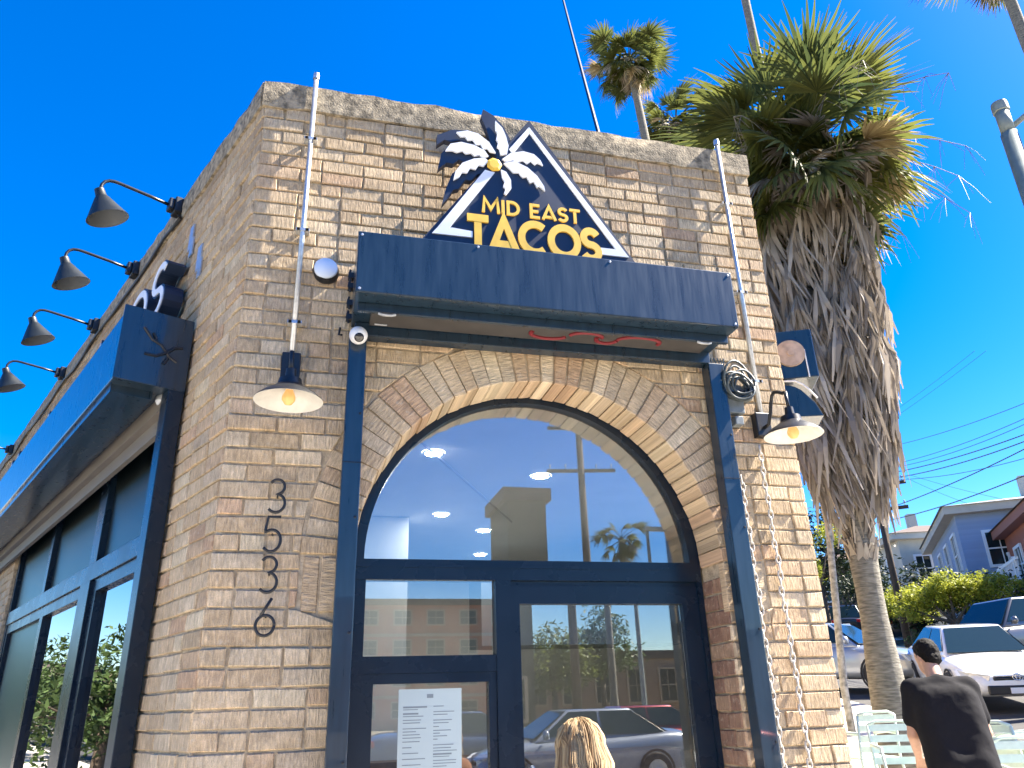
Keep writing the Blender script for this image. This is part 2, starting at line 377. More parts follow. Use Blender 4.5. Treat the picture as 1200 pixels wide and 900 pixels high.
# --- bricks
TINTS = [(.58, .445, .285)] * 7 + [(.55, .41, .255)] * 5 + [(.61, .485, .325)] * 4 + [(.56, .405, .255)] * 3 + [(.50, .38, .24), (.55, .375, .235), (.52, .41, .28), (.64, .52, .345)]
def tint(r):
    t = r.choice(TINTS); f = r.uniform(.92, 1.10); return tuple(c * f for c in t)
bricks = []            # (pixel area, builder, parent, name)
def brick(O, A, Nn, q, dep=.05, parent=None, name='brick', r=rnd, uvrot=None, tcol=None):
    """q: four (along, z) corners ccw from bottom left; face at Nn*0 pushed out a little at random"""
    pr = r.uniform(-.0035, .004); cx = sum(p[0] for p in q) / 4; cz = sum(p[1] for p in q) / 4
    bev = .004; vs = []; uvs = []
    jit = [(r.uniform(-.0035, .0035), r.uniform(-.003, .003)) for _ in q]
    q = [(p[0] + j[0], p[1] + j[1]) for p, j in zip(q, jit)]
    tilt = [r.uniform(-.0015, .0015) for _ in q]
    ou, ov = r.uniform(0, 40), r.uniform(0, 40)
    tcol = tcol or tint(r)
    wz = min(1, max(0, (cz - 3.4) / 1.3)); wv = wz * r.uniform(.15, .5)      # grime washed down from the coping
    tcol = tuple(c * (1 - wv) + g_ * wv for c, g_ in zip(tcol, (.24, .165, .095)))
    for lay, (ins, n0) in enumerate(((0, -dep), (0, pr - .006), (bev, pr))):
        for p, tl in zip(q, tilt):
            dx, dz = cx - p[0], cz - p[1]; L_ = math.hypot(dx, dz) or 1
            sx = p[0] + (ins if dx > 0 else -ins); sz = p[1] + (ins if dz > 0 else -ins)
            vs.append(O + A * sx + Nn * (n0 + (tl if lay else 0)) + Z * sz)
            if uvrot is None: uvs.append((sx + ou, sz + ov))
            else:
                c_, s_ = math.cos(uvrot), math.sin(uvrot); uvs.append((sx * c_ + sz * s_ + ou, -sx * s_ + sz * c_ + ov))
    fs = [(8, 9, 10, 11)] + [(i, (i + 1) % 4, 4 + (i + 1) % 4, 4 + i) for i in range(4)] + [(4 + i, 4 + (i + 1) % 4, 8 + (i + 1) % 4, 8 + i) for i in range(4)]
    pp = [pix(vs[i]) for i in (8, 9, 10, 11)]
    area = abs(sum(pp[i][0] * pp[(i + 1) % 4][1] - pp[(i + 1) % 4][0] * pp[i][1] for i in range(4))) / 2
    if not any(-30 < p[0] < 1230 and -30 < p[1] < 930 for p in pp): area *= .0
    bricks.append((area, vs, fs, uvs, tcol or tint(r), parent, name))
def ext_x(z):          # half width of the arch ring at height z
    if z < 1.985: return JR - AC[0] + .004
    if z < AC[1] : return RE + .008
    d = z - AC[1]; return math.sqrt(max(0, (RE + .008) ** 2 - d * d)) if d < RE else 0
MJ = .0095
for c in range(12, NC + 1):
    z0, z1 = c * COURSE + MJ / 2, (c + 1) * COURSE - MJ / 2; zm = (z0 + z1) / 2
    if z1 > COPB: z1 = COPB
    r = random.Random(c * 13 + 5)
    x = CL.x + (0 if c % 2 else -.113); edges = []
    while x < CR.x + .2:
        L_ = .2255 if r.random() < .8 else .113
        edges.append((x, x + L_)); x += L_
    h0, h1 = ext_x(z0), ext_x(z1)
    spans = [(CL.x, CR.x, CL.x, CR.x)]
    if h0 > .03 and zm < AC[1] + RE - .02: spans = [(CL.x, AC[0] - h0, CL.x, AC[0] - max(h1, .02)), (AC[0] + h0, CR.x, AC[0] + max(h1, .02), CR.x)]
    for (sb0, sb1, st0, st1) in spans:
        for a, b in edges:
            b0, b1 = max(a + MJ / 2, sb0), min(b - MJ / 2, sb1); t0, t1 = max(a + MJ / 2, st0), min(b - MJ / 2, st1)
            if min(b1 - b0, t1 - t0) < .012:
                if max(b1 - b0, t1 - t0) < .03: continue
                b1 = max(b1, b0 + .008); t1 = max(t1, t0 + .008)
            if b0 <= CL.x + .001 : b0 = CL.x + (0 if c % 2 else .004); t0 = b0
            brick(Vector((0, 0, 0)), X, -Y, [(b0, z0), (b1, z0), (t1, z1), (t0, z1)], parent=FW, r=r)
# voussoirs and the soldiers under the springing
nv = 42
for i in range(nv):
    a0 = math.pi * i / nv + .0035; a1 = math.pi * (i + 1) / nv - .0035
    P_ = lambda rr, a: (AC[0] + rr * math.cos(a), AC[1] + rr * math.sin(a))
    j = rnd.uniform(-.008, .008)
    brick(Vector((0, 0, 0)), X, -Y, [P_(RI, a0), P_(RE + j, a0), P_(RE + j, a1), P_(RI, a1)], dep=.244, parent=FW, name='arch_brick', uvrot=(a0 + a1) / 2)
for sx in (-1, 1):
    for k in range(3):
        w0 = JL if sx < 0 else JR; x0 = w0 + sx * (k * .0775); x1 = x0 + sx * .069
        xa, xb = min(x0, x1), max(x0, x1)
        brick(Vector((0, 0, 0)), X, -Y, [(xa, 1.996), (xb, 1.996), (xb, 2.236), (xa, 2.236)], parent=FW, name='soldier_brick', uvrot=R(90))
# reveal bricks on the jambs (inside faces of the opening)
for sx, O, A, Nn in ((1, Vector((JR, 0, 0)), Y, -X), (-1, Vector((JL, 0, 0)), Y, X)):
    for c in range(12, int(AC[1] / COURSE)):
        z0, z1 = c * COURSE + MJ / 2, (c + 1) * COURSE - MJ / 2; r = random.Random(c * 7 + sx)
        sp = .11 if c % 2 else .15
        for a, b in ((.02, sp - .006), (sp + .006, .255)):
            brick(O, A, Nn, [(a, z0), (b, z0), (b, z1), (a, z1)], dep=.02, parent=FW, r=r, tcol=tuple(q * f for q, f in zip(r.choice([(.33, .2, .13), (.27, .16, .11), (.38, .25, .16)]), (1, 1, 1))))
# side wall bricks
for (O, A, Nn, par, ops, smax, sgn) in ((CL, SD, SN, LW, SIDEOP, 11.0, 0), (CR, RD, RN, RW, [(.6, 4.5, .6, 3.35)], 8.0, 1)):
    for c in range(12, NC + 1):
        z0, z1 = c * COURSE + MJ / 2, (c + 1) * COURSE - MJ / 2
        if z1 > COPB: z1 = COPB
        r = random.Random(c * 17 + 3 + sgn); s = 0 if c % 2 == 0 else -.11
        while s < smax:
            L_ = .2255 if r.random() < .8 else .113
            a, b = max(s + MJ / 2, .001 + (.004 if c % 2 else 0)), s + L_ - MJ / 2; s += L_
            for (s0, s1, q0, q1) in ops:
                if z1 > q0 and z0 < q1:
                    if a < s0 < b: b = s0
                    elif a < s1 < b: a = s1
                    elif a >= s0 and b <= s1: b = a
            if b - a > .03: brick(O, A, Nn, [(a, z0), (b, z0), (b, z1), (a, z1)], parent=par, r=r)
order = sorted(range(len(bricks)), key=lambda i: -bricks[i][0])
rest = {}; count = {}
for i in order:
    ar, vs, fs, uvs, tc_, par, nm = bricks[i]; k = nm
    if ar > 0 and count.get(k, 0) < 300:
        count[k] = count.get(k, 0) + 1; s = MB(); s.add(vs, fs, tint=tc_); s.uv = uvs; s.build(nm, BRICK, par)
    else:
        s = rest.setdefault(par.name, (par, MB()))[1]
        if s.uv is None: s.uv = []
        s.add(vs, fs, tint=tc_); s.uv += uvs
for par, s in rest.values(): tag(s.build('brickwork', BRICK, par), kind='stuff')

# --- arched window, sidelight and door (all set 0.26 m back)
GY = .285
def ringbar(s, r0, r1, y0, y1, c=(AC[0], 2.287), n=48, a0=0, a1=math.pi):
    for i in range(n):
        p, q = a0 + (a1 - a0) * i / n, a0 + (a1 - a0) * (i + 1) / n
        pts = [(c[0] + rr * math.cos(a), c[1] + rr * math.sin(a)) for rr, a in ((r0, p), (r1, p), (r1, q), (r0, q))]
        s.hexa([(x, y0, z) for x, z in pts], [(x, y1, z) for x, z in pts])
aw = MB(); ringbar(aw, .872, .935, .255, .325, c=(AC[0], 2.275)); aw.box(JL, JR, .25, .335, 2.176, 2.275); aw.box(JL, JR, .245, .2497, 2.235, 2.25)
AW = aw.build('arch_window', NAVYF, B)
pn = MB(); k = 40
pn.prism([(AC[0] + .874 * math.cos(math.pi * i / k), GY, 2.274 + .874 * math.sin(math.pi * i / k)) for i in range(k + 1)], (0, .006, 0)); pn.build('pane', GLASS, AW)
sl_ = MB()
sl_.box(JL, .262, .255, .335, .12, 2.1758); sl_.box(.905, .985, .25, .335, .12, 2.1757); sl_.box(.262, .905, .257, .333, 1.745, 1.822); sl_.box(.262, .905, .257, .333, .12, .42)
SLT = sl_.build('sidelight', NAVYF, B)
s = MB(); s.box(.262, .905, .27, .276, 1.822, 2.1756); s.build('pane', GLASS, SLT)
fr = MB(); fr.box(.2625, .315, .262, .328, .42, 1.7445); fr.box(.865, .9045, .262, .328, .42, 1.7445); fr.box(.315, .865, .262, .328, 1.70, 1.7445); fr.build('sash', NAVYF, SLT)
s = MB(); s.box(.315, .865, .285, .291, .42, 1.70); s.build('pane', GLASS, SLT)
DR = MB(); DR.box(.9855, 1.03, .262, .318, .14, 2.15); DR.box(1.925, 2.02, .262, .318, .14, 2.15); DR.box(1.03, 1.925, .262, .318, 2.062, 2.15); DR.box(1.03, 1.925, .262, .318, .14, .38)
DOOR = DR.build('door', NAVYF, B)
s = MB(); s.box(2.0205, 2.0495, .25, .335, .12, 2.1755); s.box(.9855, 2.02, .27, .335, 2.1503, 2.1755); s.build('door_frame', NAVYF, B)
s = MB(); ps = Vector((1.03, .285, 0)); pd = Vector((.895, .012, 0)).normalized(); s.fbox(ps, pd, Vector((-pd.y, pd.x, 0)), Z, 0, .894, 0, .006, .38, 2.062); s.build('pane', GLASS, DOOR)
s = MB(); s.tube([(1.065, .258, 1.32), (1.065, .21, 1.30), (1.065, .21, .92), (1.065, .258, .90)], .012, 10); s.build('handle', GALV, DOOR, smooth=True)

# --- left side windows
def P_s(s_, off, z): return CL + SD * s_ + SN * off + Z * z
SWN = MB()
def sb(mb, s0, s1, o0, o1, z0, z1): mb.fbox(CL, SD, SN, Z, s0, s1, o0, o1, z0, z1)
sb(SWN, .80, 5.75, -.12, -.03, 2.44, 2.56); sb(SWN, .80, .90, -.12, -.035, .55, 2.44); sb(SWN, .80, .90, -.12, -.035, 2.56, 3.62)
sb(SWN, 2.35, 2.62, -.12, -.02, .55, 2.4395); sb(SWN, 2.35, 2.55, -.12, -.036, 2.5605, 3.62); sb(SWN, 5.66, 5.75, -.12, -.035, .55, 2.4395); sb(SWN, 5.66, 5.75, -.12, -.035, 2.5605, 3.62)
sb(SWN, 4.05, 4.15, -.12, -.036, 2.5605, 3.62); sb(SWN, .80, 5.75, -.12, -.03, .55, .64)
SW = SWN.build('side_window', NAVYF, B, bevel=.004)
for a, b in ((.90, 2.35), (2.62, 4.0), (4.0, 5.66)):
    s = MB(); w = .10 if a < 1 else .06
    sb(s, a, a + w, -.11, -.045, .641, 2.439); sb(s, b - w, b, -.11, -.045, .641, 2.439); sb(s, a + w, b - w, -.11, -.045, 2.36, 2.439); sb(s, a + w, b - w, -.11, -.045, .641, .72)
    s.build('sash', NAVYF, SW); s = MB(); sb(s, a + w, b - w, -.085, -.079, .72, 2.36); s.build('pane', SGLASS if a < 3.9 else FROST, SW)
for a, b in ((.90, 2.35), (2.55, 4.05), (4.15, 5.66)):
    s = MB(); sb(s, a, b, -.085, -.079, 2.56, 3.62); s.build('transom_pane', FROST, SW)
# right side window
def rbx(mb, s0, s1, o0, o1, z0, z1): mb.fbox(CR, RD, RN, Z, s0, s1, o0, o1, z0, z1)
s = MB(); rbx(s, .60, .70, -.13, -.04, .6, 3.35); rbx(s, 4.40, 4.5, -.13, -.04, .6, 3.35); rbx(s, .70, 4.40, -.13, -.04, 3.25, 3.35); rbx(s, .70, 4.40, -.13, -.04, .6, .7); rbx(s, .70, 4.40, -.13, -.042, 2.44, 2.54)
for q in (1.9, 3.15): rbx(s, q, q + .08, -.13, -.044, .7, 2.44); rbx(s, q, q + .08, -.13, -.044, 2.54, 3.25)
RWN = s.build('side_window', NAVYF, B, bevel=.004)
for p0, p1 in ((.70, 1.9), (1.98, 3.15), (3.23, 4.40)):
    s = MB(); rbx(s, p0, p1, -.09, -.084, .7, 2.44); s.build('pane', CLEAR, RWN); s = MB(); rbx(s, p0, p1, -.09, -.084, 2.54, 3.25); s.build('transom_pane', CLEAR, RWN)
# steel plates left on the side wall
for s_, z_ in ((1.02, 4.42), (.78, 4.15)):
    q = MB(); q.fbox(CL, SD, SN, Z, s_, s_ + .07, .002, .012, z_ - .09, z_ + .09); q.fbox(CL, SD, SN, Z, s_ - .03, s_ + .03, .0025, .011, z_ - .15, z_ - .02); q.build('wall_plate', GALV, B)

# =================================================================== SHUTTER HOUSINGS
A = thing('roller_shutter', 'navy steel roller shutter box with guide rails around the arched entrance', 'shutter', (1.1, -.1, 3.4))
s = MB(); s.box(.112, 2.10, -.40, -.015, 3.392, 3.725)
hb = s.build('housing', NAVY, A, bevel=.006)
s = MB()
for x, z in ((.13, 3.41), (.13, 3.705), (2.08, 3.41), (2.08, 3.705), (.7, 3.708), (1.4, 3.708)): s.lathe([(.0, .004), (.006, .003), (.007, 0)], (x, -.4, z), (0, -1, 0), 10)
s.build('rivet', GALV, hb)
s = MB(); s.box(.13, 2.085, -.30, -.275, 3.345, 3.3915); s.box(.13, 2.085, -.09, -.016, 3.32, 3.3915); s.build('lintel_bar', NAVY, A, bevel=.004)
s = MB(); s.box(.2, 2.02, -.26, -.10, 3.372, 3.3905); sb_ = s.build('shutter_slat', mat('grey shutter slat', (.055, .05, .046), .6, noise=.2, nscale=12), A)
s = MB(); rg = random.Random(4)
for x0, a0, a1, w in ((1.12, 20, 200, .10), (1.32, 190, 350, .09), (1.44, 10, 190, .06), (1.62, 180, 380, .12)):
    s.tube([Vector((x0 + w * math.cos(R(a0 + (a1 - a0) * t / 12)), -.18 + .05 * math.sin(R(a0 + (a1 - a0) * t / 12)), 3.371)) for t in range(13)], .012, 6)
s.build('graffiti', mat('red spray paint', (.16, .008, .014), .6), sb_)
for x0, x1 in ((.106, .192), (2.064, 2.158)):
    s = MB(); s.box(x0, x1, -.10, -.018, .02, 3.3195)
    q = s.build('guide_rail', NAVY, A, bevel=.005)
    s = MB(); xm = (x0 + x1) / 2; s.box(x0 - .001, x1 + .001, -.1025, -.09, 2.655, 2.659)
    for z in (1.4, 1.9, 2.4, 2.9): s.lathe([(0, .004), (.006, .003), (.007, 0)], (x1 - .015, -.1, z), (0, -1, 0), 10)
    s.build('rail_joint', BLACK, q)
s = MB(); s.lathe([(.004, -.03), (.004, .03)], (.25, -.20, 3.33), (1, 0, 0), 8); s.tube([(.23, -.30, 3.338), (.25, -.305, 3.33), (.29, -.305, 3.33), (.31, -.30, 3.338)], .007, 8); s.tube([(1.9, -.30, 3.338), (1.92, -.305, 3.33), (1.96, -.305, 3.33), (1.98, -.30, 3.338)], .007, 8)
s.build('pull_handle', GALV, A)
s = MB()
for z in (3.42, 3.5, 3.6, 3.66):
    s.box(.085, .112, -.06, -.02, z, z + .03); s.tube([(.10, -.05, z - .02), (.088, -.055, z + .01), (.095, -.05, z + .05)], .006, 6)
s.tube([(.07, -.03, 3.34), (.055, -.05, 3.33), (.06, -.05, 3.37)], .006, 6); s.build('end_bracket', BLACK, A)

# left side box
S2 = thing('side_shutter_box', 'long navy steel shutter box over the side windows, dark mark on its end', 'shutter', tuple(P_s(1, 0, 3.2)))
s = MB(); sb(s, .70, 8.6, .015, .375, 3.235, 3.62); e = s.build('housing', NAVY, S2, bevel=.006)
s = MB(); sb(s, .685, .699, .014, .382, 3.228, 3.66); e2 = s.build('end_plate', NAVY, S2, bevel=.003)
s = MB(); O = CL + SD * .683
def ep(o_, z_): return O + SN * o_ + Z * z_
for path in ([(.27, 3.55), (.22, 3.49), (.17, 3.47), (.12, 3.41), (.08, 3.39)], [(.25, 3.40), (.19, 3.40), (.14, 3.43), (.10, 3.47), (.06, 3.48)], [(.22, 3.53), (.20, 3.49)], [(.15, 3.36), (.13, 3.40)]):
    s.tube([ep(*p) for p in path], .009, 6)
s.build('dark_mark', BLACK, e2)  # thin branching dark strokes across the end plate
s = MB(); sb(s, .80, 8.5, .02, .10, 3.14, 3.2345); sb(s, .80, 8.5, .03, .06, 3.05, 3.139); s.build('shutter_slat', mat('beige slat', (.17, .15, .125), .5, noise=.15, nscale=10), S2)
s = MB(); sb(s, .80, 8.5, .15, .36, 3.19, 3.2345); s.build('inner_rail', NAVY, S2)
for s0, s1 in ((.685, .80), (8.4, 8.5)):
    s = MB(); sb(s, s0, s1, .016, .10, .1, 3.2275); s.build('guide_rail', NAVYF, S2, bevel=.004)
# right side box, seen past the corner with its round roller end
S3 = thing('end_shutter_box', 'navy steel shutter box with beige round roller end beyond the wall corner', 'shutter', tuple(CR + RD * .6 + Z * 3.3))
def rb(mb, s0, s1, o0, o1, z0, z1): mb.fbox(CR, RD, RN, Z, s0, s1, o0, o1, z0, z1)
s = MB(); rb(s, .16, 4.6, .016, .238, 3.362, 3.68); s.build('housing', NAVY, S3, bevel=.005)
s = MB(); c0 = CR + RD * .158 + RN * .095 + Z * 3.525; s.lathe([(.0, .02), (.02, .02), (.022, .012), (.085, .012), (.088, 0)], c0, -RD, 28); s.build('roller_end', mat('beige disc', (.42, .31, .23), .6, noise=.3, nscale=20), S3, auto=40)
s = MB(); s.prism([CR + RD * .16 + RN * o + Z * z for o, z in ((.016, 3.33), (.085, 3.31), (.12, 3.285), (.185, 3.2), (.22, 3.11), (.016, 3.12))], RD * .5); s.build('bracket', NAVY, S3, bevel=.003)
s = MB(); s.tube([CR + RD * .15 + RN * o + Z * z for o, z in ((.03, 3.345), (.09, 3.34), (.13, 3.315), (.16, 3.28), (.20, 3.22))], .006, 6); s.tube([CR + RD * .15 + RN * .178 + Z * 3.54, CR + RD * .15 + RN * .18 + Z * 3.36], .004, 6); s.build('cable', WHITE, S3)

# =================================================================== LETTERING
def arc(cx, cy, rx, ry, a0, a1, n=14): return [(cx + rx * math.cos(R(a0 + (a1 - a0) * i / n)), cy + ry * math.sin(R(a0 + (a1 - a0) * i / n))) for i in range(n + 1)]
GL = {   # strokes in a box: height 1, width given
 'M': (1.0, [[(.04, 0), (.12, 1), (.5, .28), (.88, 1), (.96, 0)]]),
 'I': (.18, [[(.09, 0), (.09, 1)]]),
 'D': (.78, [[(.08, .07), (.08, .93), (.3, .93)] + arc(.3, .5, .40, .43, 90, -90)[1:] + [(.08, .07)]]),
 'E': (.62, [[(.6, .93), (.08, .93), (.08, .07), (.6, .07)], [(.08, .5), (.52, .5)]]),
 'A': (.84, [[(.03, 0), (.42, .95), (.81, 0)], [(.17, .2), (.67, .2)]]),
 'S': (.60, [arc(.31, .715, .23, .215, 25, 270, 14) + arc(.30, .285, .25, .215, 90, -155, 14)[1:]]),
 'T': (.66, [[(0, .92), (.66, .92)], [(.33, .92), (.33, 0)]]),
 'C': (.88, [arc(.5, .5, .43, .43, 50, 310, 24)]),
 'O': (1.0, [arc(.5, .5, .43, .43, 0, 360, 32)]),
}
def stroke(s, pts, w, P, d):               # P maps (u, v) to a point; d is the depth vector
    n = len(pts); closed = math.hypot(pts[0][0] - pts[-1][0], pts[0][1] - pts[-1][1]) < 1e-4
    L_, R_ = [], []
    for i in range(n):
        pa = pts[i - 1] if i else (pts[-2] if closed else None); pb = pts[i + 1] if i < n - 1 else (pts[1] if closed else None)
        def nrm(a, b):
            dx, dy = b[0] - a[0], b[1] - a[1]; l = math.hypot(dx, dy); return (-dy / l, dx / l)
        if pa is None: m_ = nrm(pts[i], pb)
        elif pb is None: m_ = nrm(pa, pts[i])
        else:
            a, b = nrm(pa, pts[i]), nrm(pts[i], pb); mx_, my_ = a[0] + b[0], a[1] + b[1]; l = math.hypot(mx_, my_) or 1
            mx_, my_ = mx_ / l, my_ / l; k = 1 / max(.42, mx_ * a[0] + my_ * a[1]); m_ = (mx_ * k, my_ * k)
        L_.append((pts[i][0] + m_[0] * w / 2, pts[i][1] + m_[1] * w / 2)); R_.append((pts[i][0] - m_[0] * w / 2, pts[i][1] - m_[1] * w / 2))
    for i in range(n - 1):
        q = [P(*L_[i]), P(*R_[i]), P(*R_[i + 1]), P(*L_[i + 1])]; s.hexa(q, [p + d for p in q])
def text(word, O, A, U, h, width, w, d, mt, parent, gap=.14, name='letter'):
    tot = sum(GL[c][0] if c != ' ' else .35 for c in word) + gap * (len(word) - 1); k = width / tot; u = 0
    for c in word:
        if c == ' ': u += .35 + gap; continue
        wd, st = GL[c]; s = MB()
        for i_, p in enumerate(st): stroke(s, p, w, lambda a, b, u=u, dd=.0006 * i_: O + A * ((u + a) * k) + U * (b * h) + d.normalized() * dd, d)
        s.build(name, mt, parent); u += wd + gap

# ---- the triangular sign on the facade
SO = .16
def zs(x, y, off=SO): return wall(480 + x / 4, 110 + y / 4, off)
SG = thing('restaurant_sign', 'navy triangular sign with white palm and yellow MID EAST TACOS lettering above the entrance', 'sign', tuple(wall(620, 290, SO)))
def plate(name, pts, y0, th, mt, par):
    s = MB(); s.prism([Vector((p.x, y0, p.z)) for p in pts], (0, th, 0)); return s.build(name, mt, par)
zb = 3.56
def down(a, b, z): t = (a.z - z) / (a.z - b.z); return a + (b - a) * t
tl, tp, tr_ = zs(75, 660), zs(560, 125), zs(1050, 780)
tri = [down(tp, tl, zb), down(tp, tr_, zb), tp]
pan = plate('panel', tri, -SO, .07, NAVYS, SG)
def blade(pts): return [zs(x, y) for x, y in pts]
N_ = [[(335, 105), (345, 70), (395, 100), (440, 150), (470, 205), (480, 250), (430, 300), (385, 275), (378, 220), (360, 160)],
      [(130, 190), (200, 165), (270, 168), (340, 195), (400, 270), (330, 262), (300, 235), (262, 235), (235, 215), (195, 222), (165, 212), (128, 236)],
      [(133, 350), (150, 275), (200, 228), (300, 236), (380, 290), (330, 318), (300, 300), (262, 318), (232, 304), (205, 325), (175, 318)],
      [(153, 515), (168, 450), (200, 370), (260, 325), (370, 305), (372, 365), (320, 372), (290, 402), (262, 398), (232, 440), (205, 446), (180, 485)]]
for i, q in enumerate(N_): plate('leaf_backing', blade(q), -SO + .004 + .001 * i, .04, NAVYS, SG)
W_ = [[(400, 132), (432, 165), (450, 205), (462, 250), (455, 288), (425, 292), (418, 262), (408, 255), (413, 232), (404, 220), (410, 190), (400, 172)],
      [(218, 185), (270, 178), (320, 193), (370, 232), (402, 282), (375, 277), (362, 262), (342, 264), (332, 243), (308, 243), (296, 222), (270, 222), (258, 205), (238, 206)],
      [(166, 272), (190, 240), (240, 232), (300, 246), (350, 272), (368, 298), (340, 304), (325, 292), (302, 297), (286, 282), (262, 287), (246, 273), (220, 280), (200, 272)],
      [(203, 410), (213, 370), (245, 330), (300, 310), (350, 306), (368, 322), (345, 345), (322, 340), (308, 360), (282, 354), (268, 376), (244, 374), (232, 395)],
      [(432, 312), (470, 285), (530, 276), (580, 290), (610, 318), (622, 342), (598, 330), (585, 338), (566, 322), (548, 333), (528, 318), (505, 326), (480, 318), (450, 326)],
      [(438, 332), (490, 323), (550, 352), (595, 392), (627, 440), (632, 462), (606, 440), (595, 446), (580, 418), (562, 424), (546, 396), (526, 398), (508, 376), (484, 376), (464, 356)],
      [(425, 362), (450, 373), (472, 410), (474, 450), (450, 480), (440, 474), (447, 452), (436, 440), (443, 418), (432, 402)]]
for i, q in enumerate(W_): plate('palm_leaf', blade(q), -SO - .012 - .0006 * i, .0118, SIGNW, SG)
s = MB(); c0 = zs(395, 337); s.lathe([(0, .014), (.030, .014), (.044, .008), (.046, 0)], Vector((c0.x, -SO - .006, c0.z)), (0, -1, 0), 7); s.build('coconut', YELLOW, SG)
plate('palm_trunk', blade([(104, 655), (130, 628), (352, 360), (398, 372), (196, 618), (170, 660)]), -SO - .008, .0078, SIGNW, SG)
plate('border', blade([(104, 655), (196, 630), (294, 648), (294, 676)]), -SO - .0085, .0083, SIGNW, SG)
plate('border', blade([(466, 262), (558, 160), (562, 188), (482, 285)]), -SO - .008, .0078, SIGNW, SG)
plate('border', blade([(558, 160), (1026, 770), (968, 738), (562, 190)]), -SO - .0083, .0081, SIGNW, SG)
plate('border', blade([(888, 724), (960, 732), (1026, 770), (900, 756)]), -SO - .0088, .0086, SIGNW, SG)
a, b, c = zs(340, 490), zs(340, 556), zs(795, 545)
h_ = a.z - b.z; text('MID EAST', Vector((a.x, -SO - .009, b.z)), X, Z, h_, c.x - a.x, .185, Vector((0, .0085, 0)), YELLOW, SG)
a, b, c = zs(268, 566), zs(305, 700), zs(890, 640)
text('TACOS', Vector((a.x, -SO - .011, b.z - .035)), X, Z, a.z - b.z + .033, c.x - a.x - .01, .225, Vector((0, .0105, 0)), YELLOW, SG, gap=.06)
s = MB()
for x, z in ((.75, 3.7), (1.35, 3.7), (1.0, 4.1)): s.tube([(x, -SO + .07, z), (x, -.0, z)], .012, 8)
s.build('standoff', BLACK, SG)

# ---- letters on the side box
LS = thing('side_letter_sign', 'white faced channel letters on the side wall behind the shutter box', 'sign', tuple(P_s(1.3, .2, 3.63)))
word = 'MID EAST TACOS'; tot = sum(GL[c][0] if c != ' ' else .35 for c in word) + .14 * (len(word) - 1); hh = .40; k = 5.6 / tot; u = 0
for ch in word:
    if ch == ' ': u += .49; continue
    wd, st = GL[ch]; s_a = 1.0 + 5.6 - u * k
    q = MB()
    for p in st: stroke(q, p, .17, lambda a, b: P_s(s_a - a * k, .02, 3.83 + b * hh), SN * .11)
    lo = q.build('letter', NAVYS, LS)
    q = MB()
    for p in st: stroke(q, p, .11, lambda a, b: P_s(s_a - a * k, .1305, 3.83 + b * hh), SN * .006)
    q.build('letter_face', SIGNW, lo); u += wd + .14

# ---- house numbers
DG = {'3': [arc(.24, .76, .22, .22, 150, -90, 16) + arc(.24, .27, .26, .27, 90, -140, 18)[1:]],
      '5': [[(.48, 1), (.12, 1), (.06, .62)] + arc(.25, .31, .27, .31, 135, -140, 20)],
      '6': [[(.40, 1.0), (.12, .52)] , arc(.26, .27, .26, .27, 0, 360, 26)]}
for i, (ch, px, py, lab) in enumerate((('3', 325, 581, 'black wire house numeral 3 at the top of the number column'), ('5', 319, 626, 'black wire house numeral 5 on the tan brick wall'),
                                       ('3', 315, 673, 'black wire house numeral 3 between the 5 and the 6'), ('6', 311, 723, 'black wire house numeral 6 at the foot of the number column'))):
    c = wall(px, py, .03); h = .155; s = MB()
    for p in DG[ch]: s.tube([Vector((c.x + (a - .26) * h * .95, -.035, c.z + (b - .5) * h)) for a, b in p], .0068, 7)
    s.tube([(c.x, -.033, c.z), (c.x, .01, c.z)], .004, 6)
    tag(s.build('house_number', BLACK, smooth=True), lab, 'number', 'house numbers')

# =================================================================== FIXTURES ON THE FACADE
def conduit(px0, py0, px1, py1, label, off=.035):
    a, b = wall(px0, py0, off), wall(px1, py1, off); t = thing('conduit_pipe', label, 'pipe', tuple(b)); x = (a.x + b.x) / 2
    s = MB(); s.tube([(x, -off, b.z), (x, -off, a.z)], .0135, 10); s.build('pipe', GALV, t, smooth=True)
    for f in (.12, .42, .75):
        z = b.z + (a.z - b.z) * f; s = MB(); s.box(x - .03, x + .03, -off - .016, -off - .0145, z - .008, z + .008); s.box(x - .034, x - .014, -off - .016, .004, z - .008, z + .008); s.box(x + .014, x + .034, -off - .016, .004, z - .008, z + .008); s.build('strap', GALV, t)
    s = MB(); s.lathe([(.0, .02), (.017, .02), (.018, 0), (.018, -.02)], (x, -off, a.z), (0, 0, 1), 12); s.build('end_cap', GALV, t)
    return x, b.z
xl, zl = conduit(370, 90, 342, 425, 'thin steel conduit running down to the lamp beside the house numbers')
xr, zr = conduit(842, 168, 890, 492, 'thin steel conduit with weathered white coat by the palm trunk')

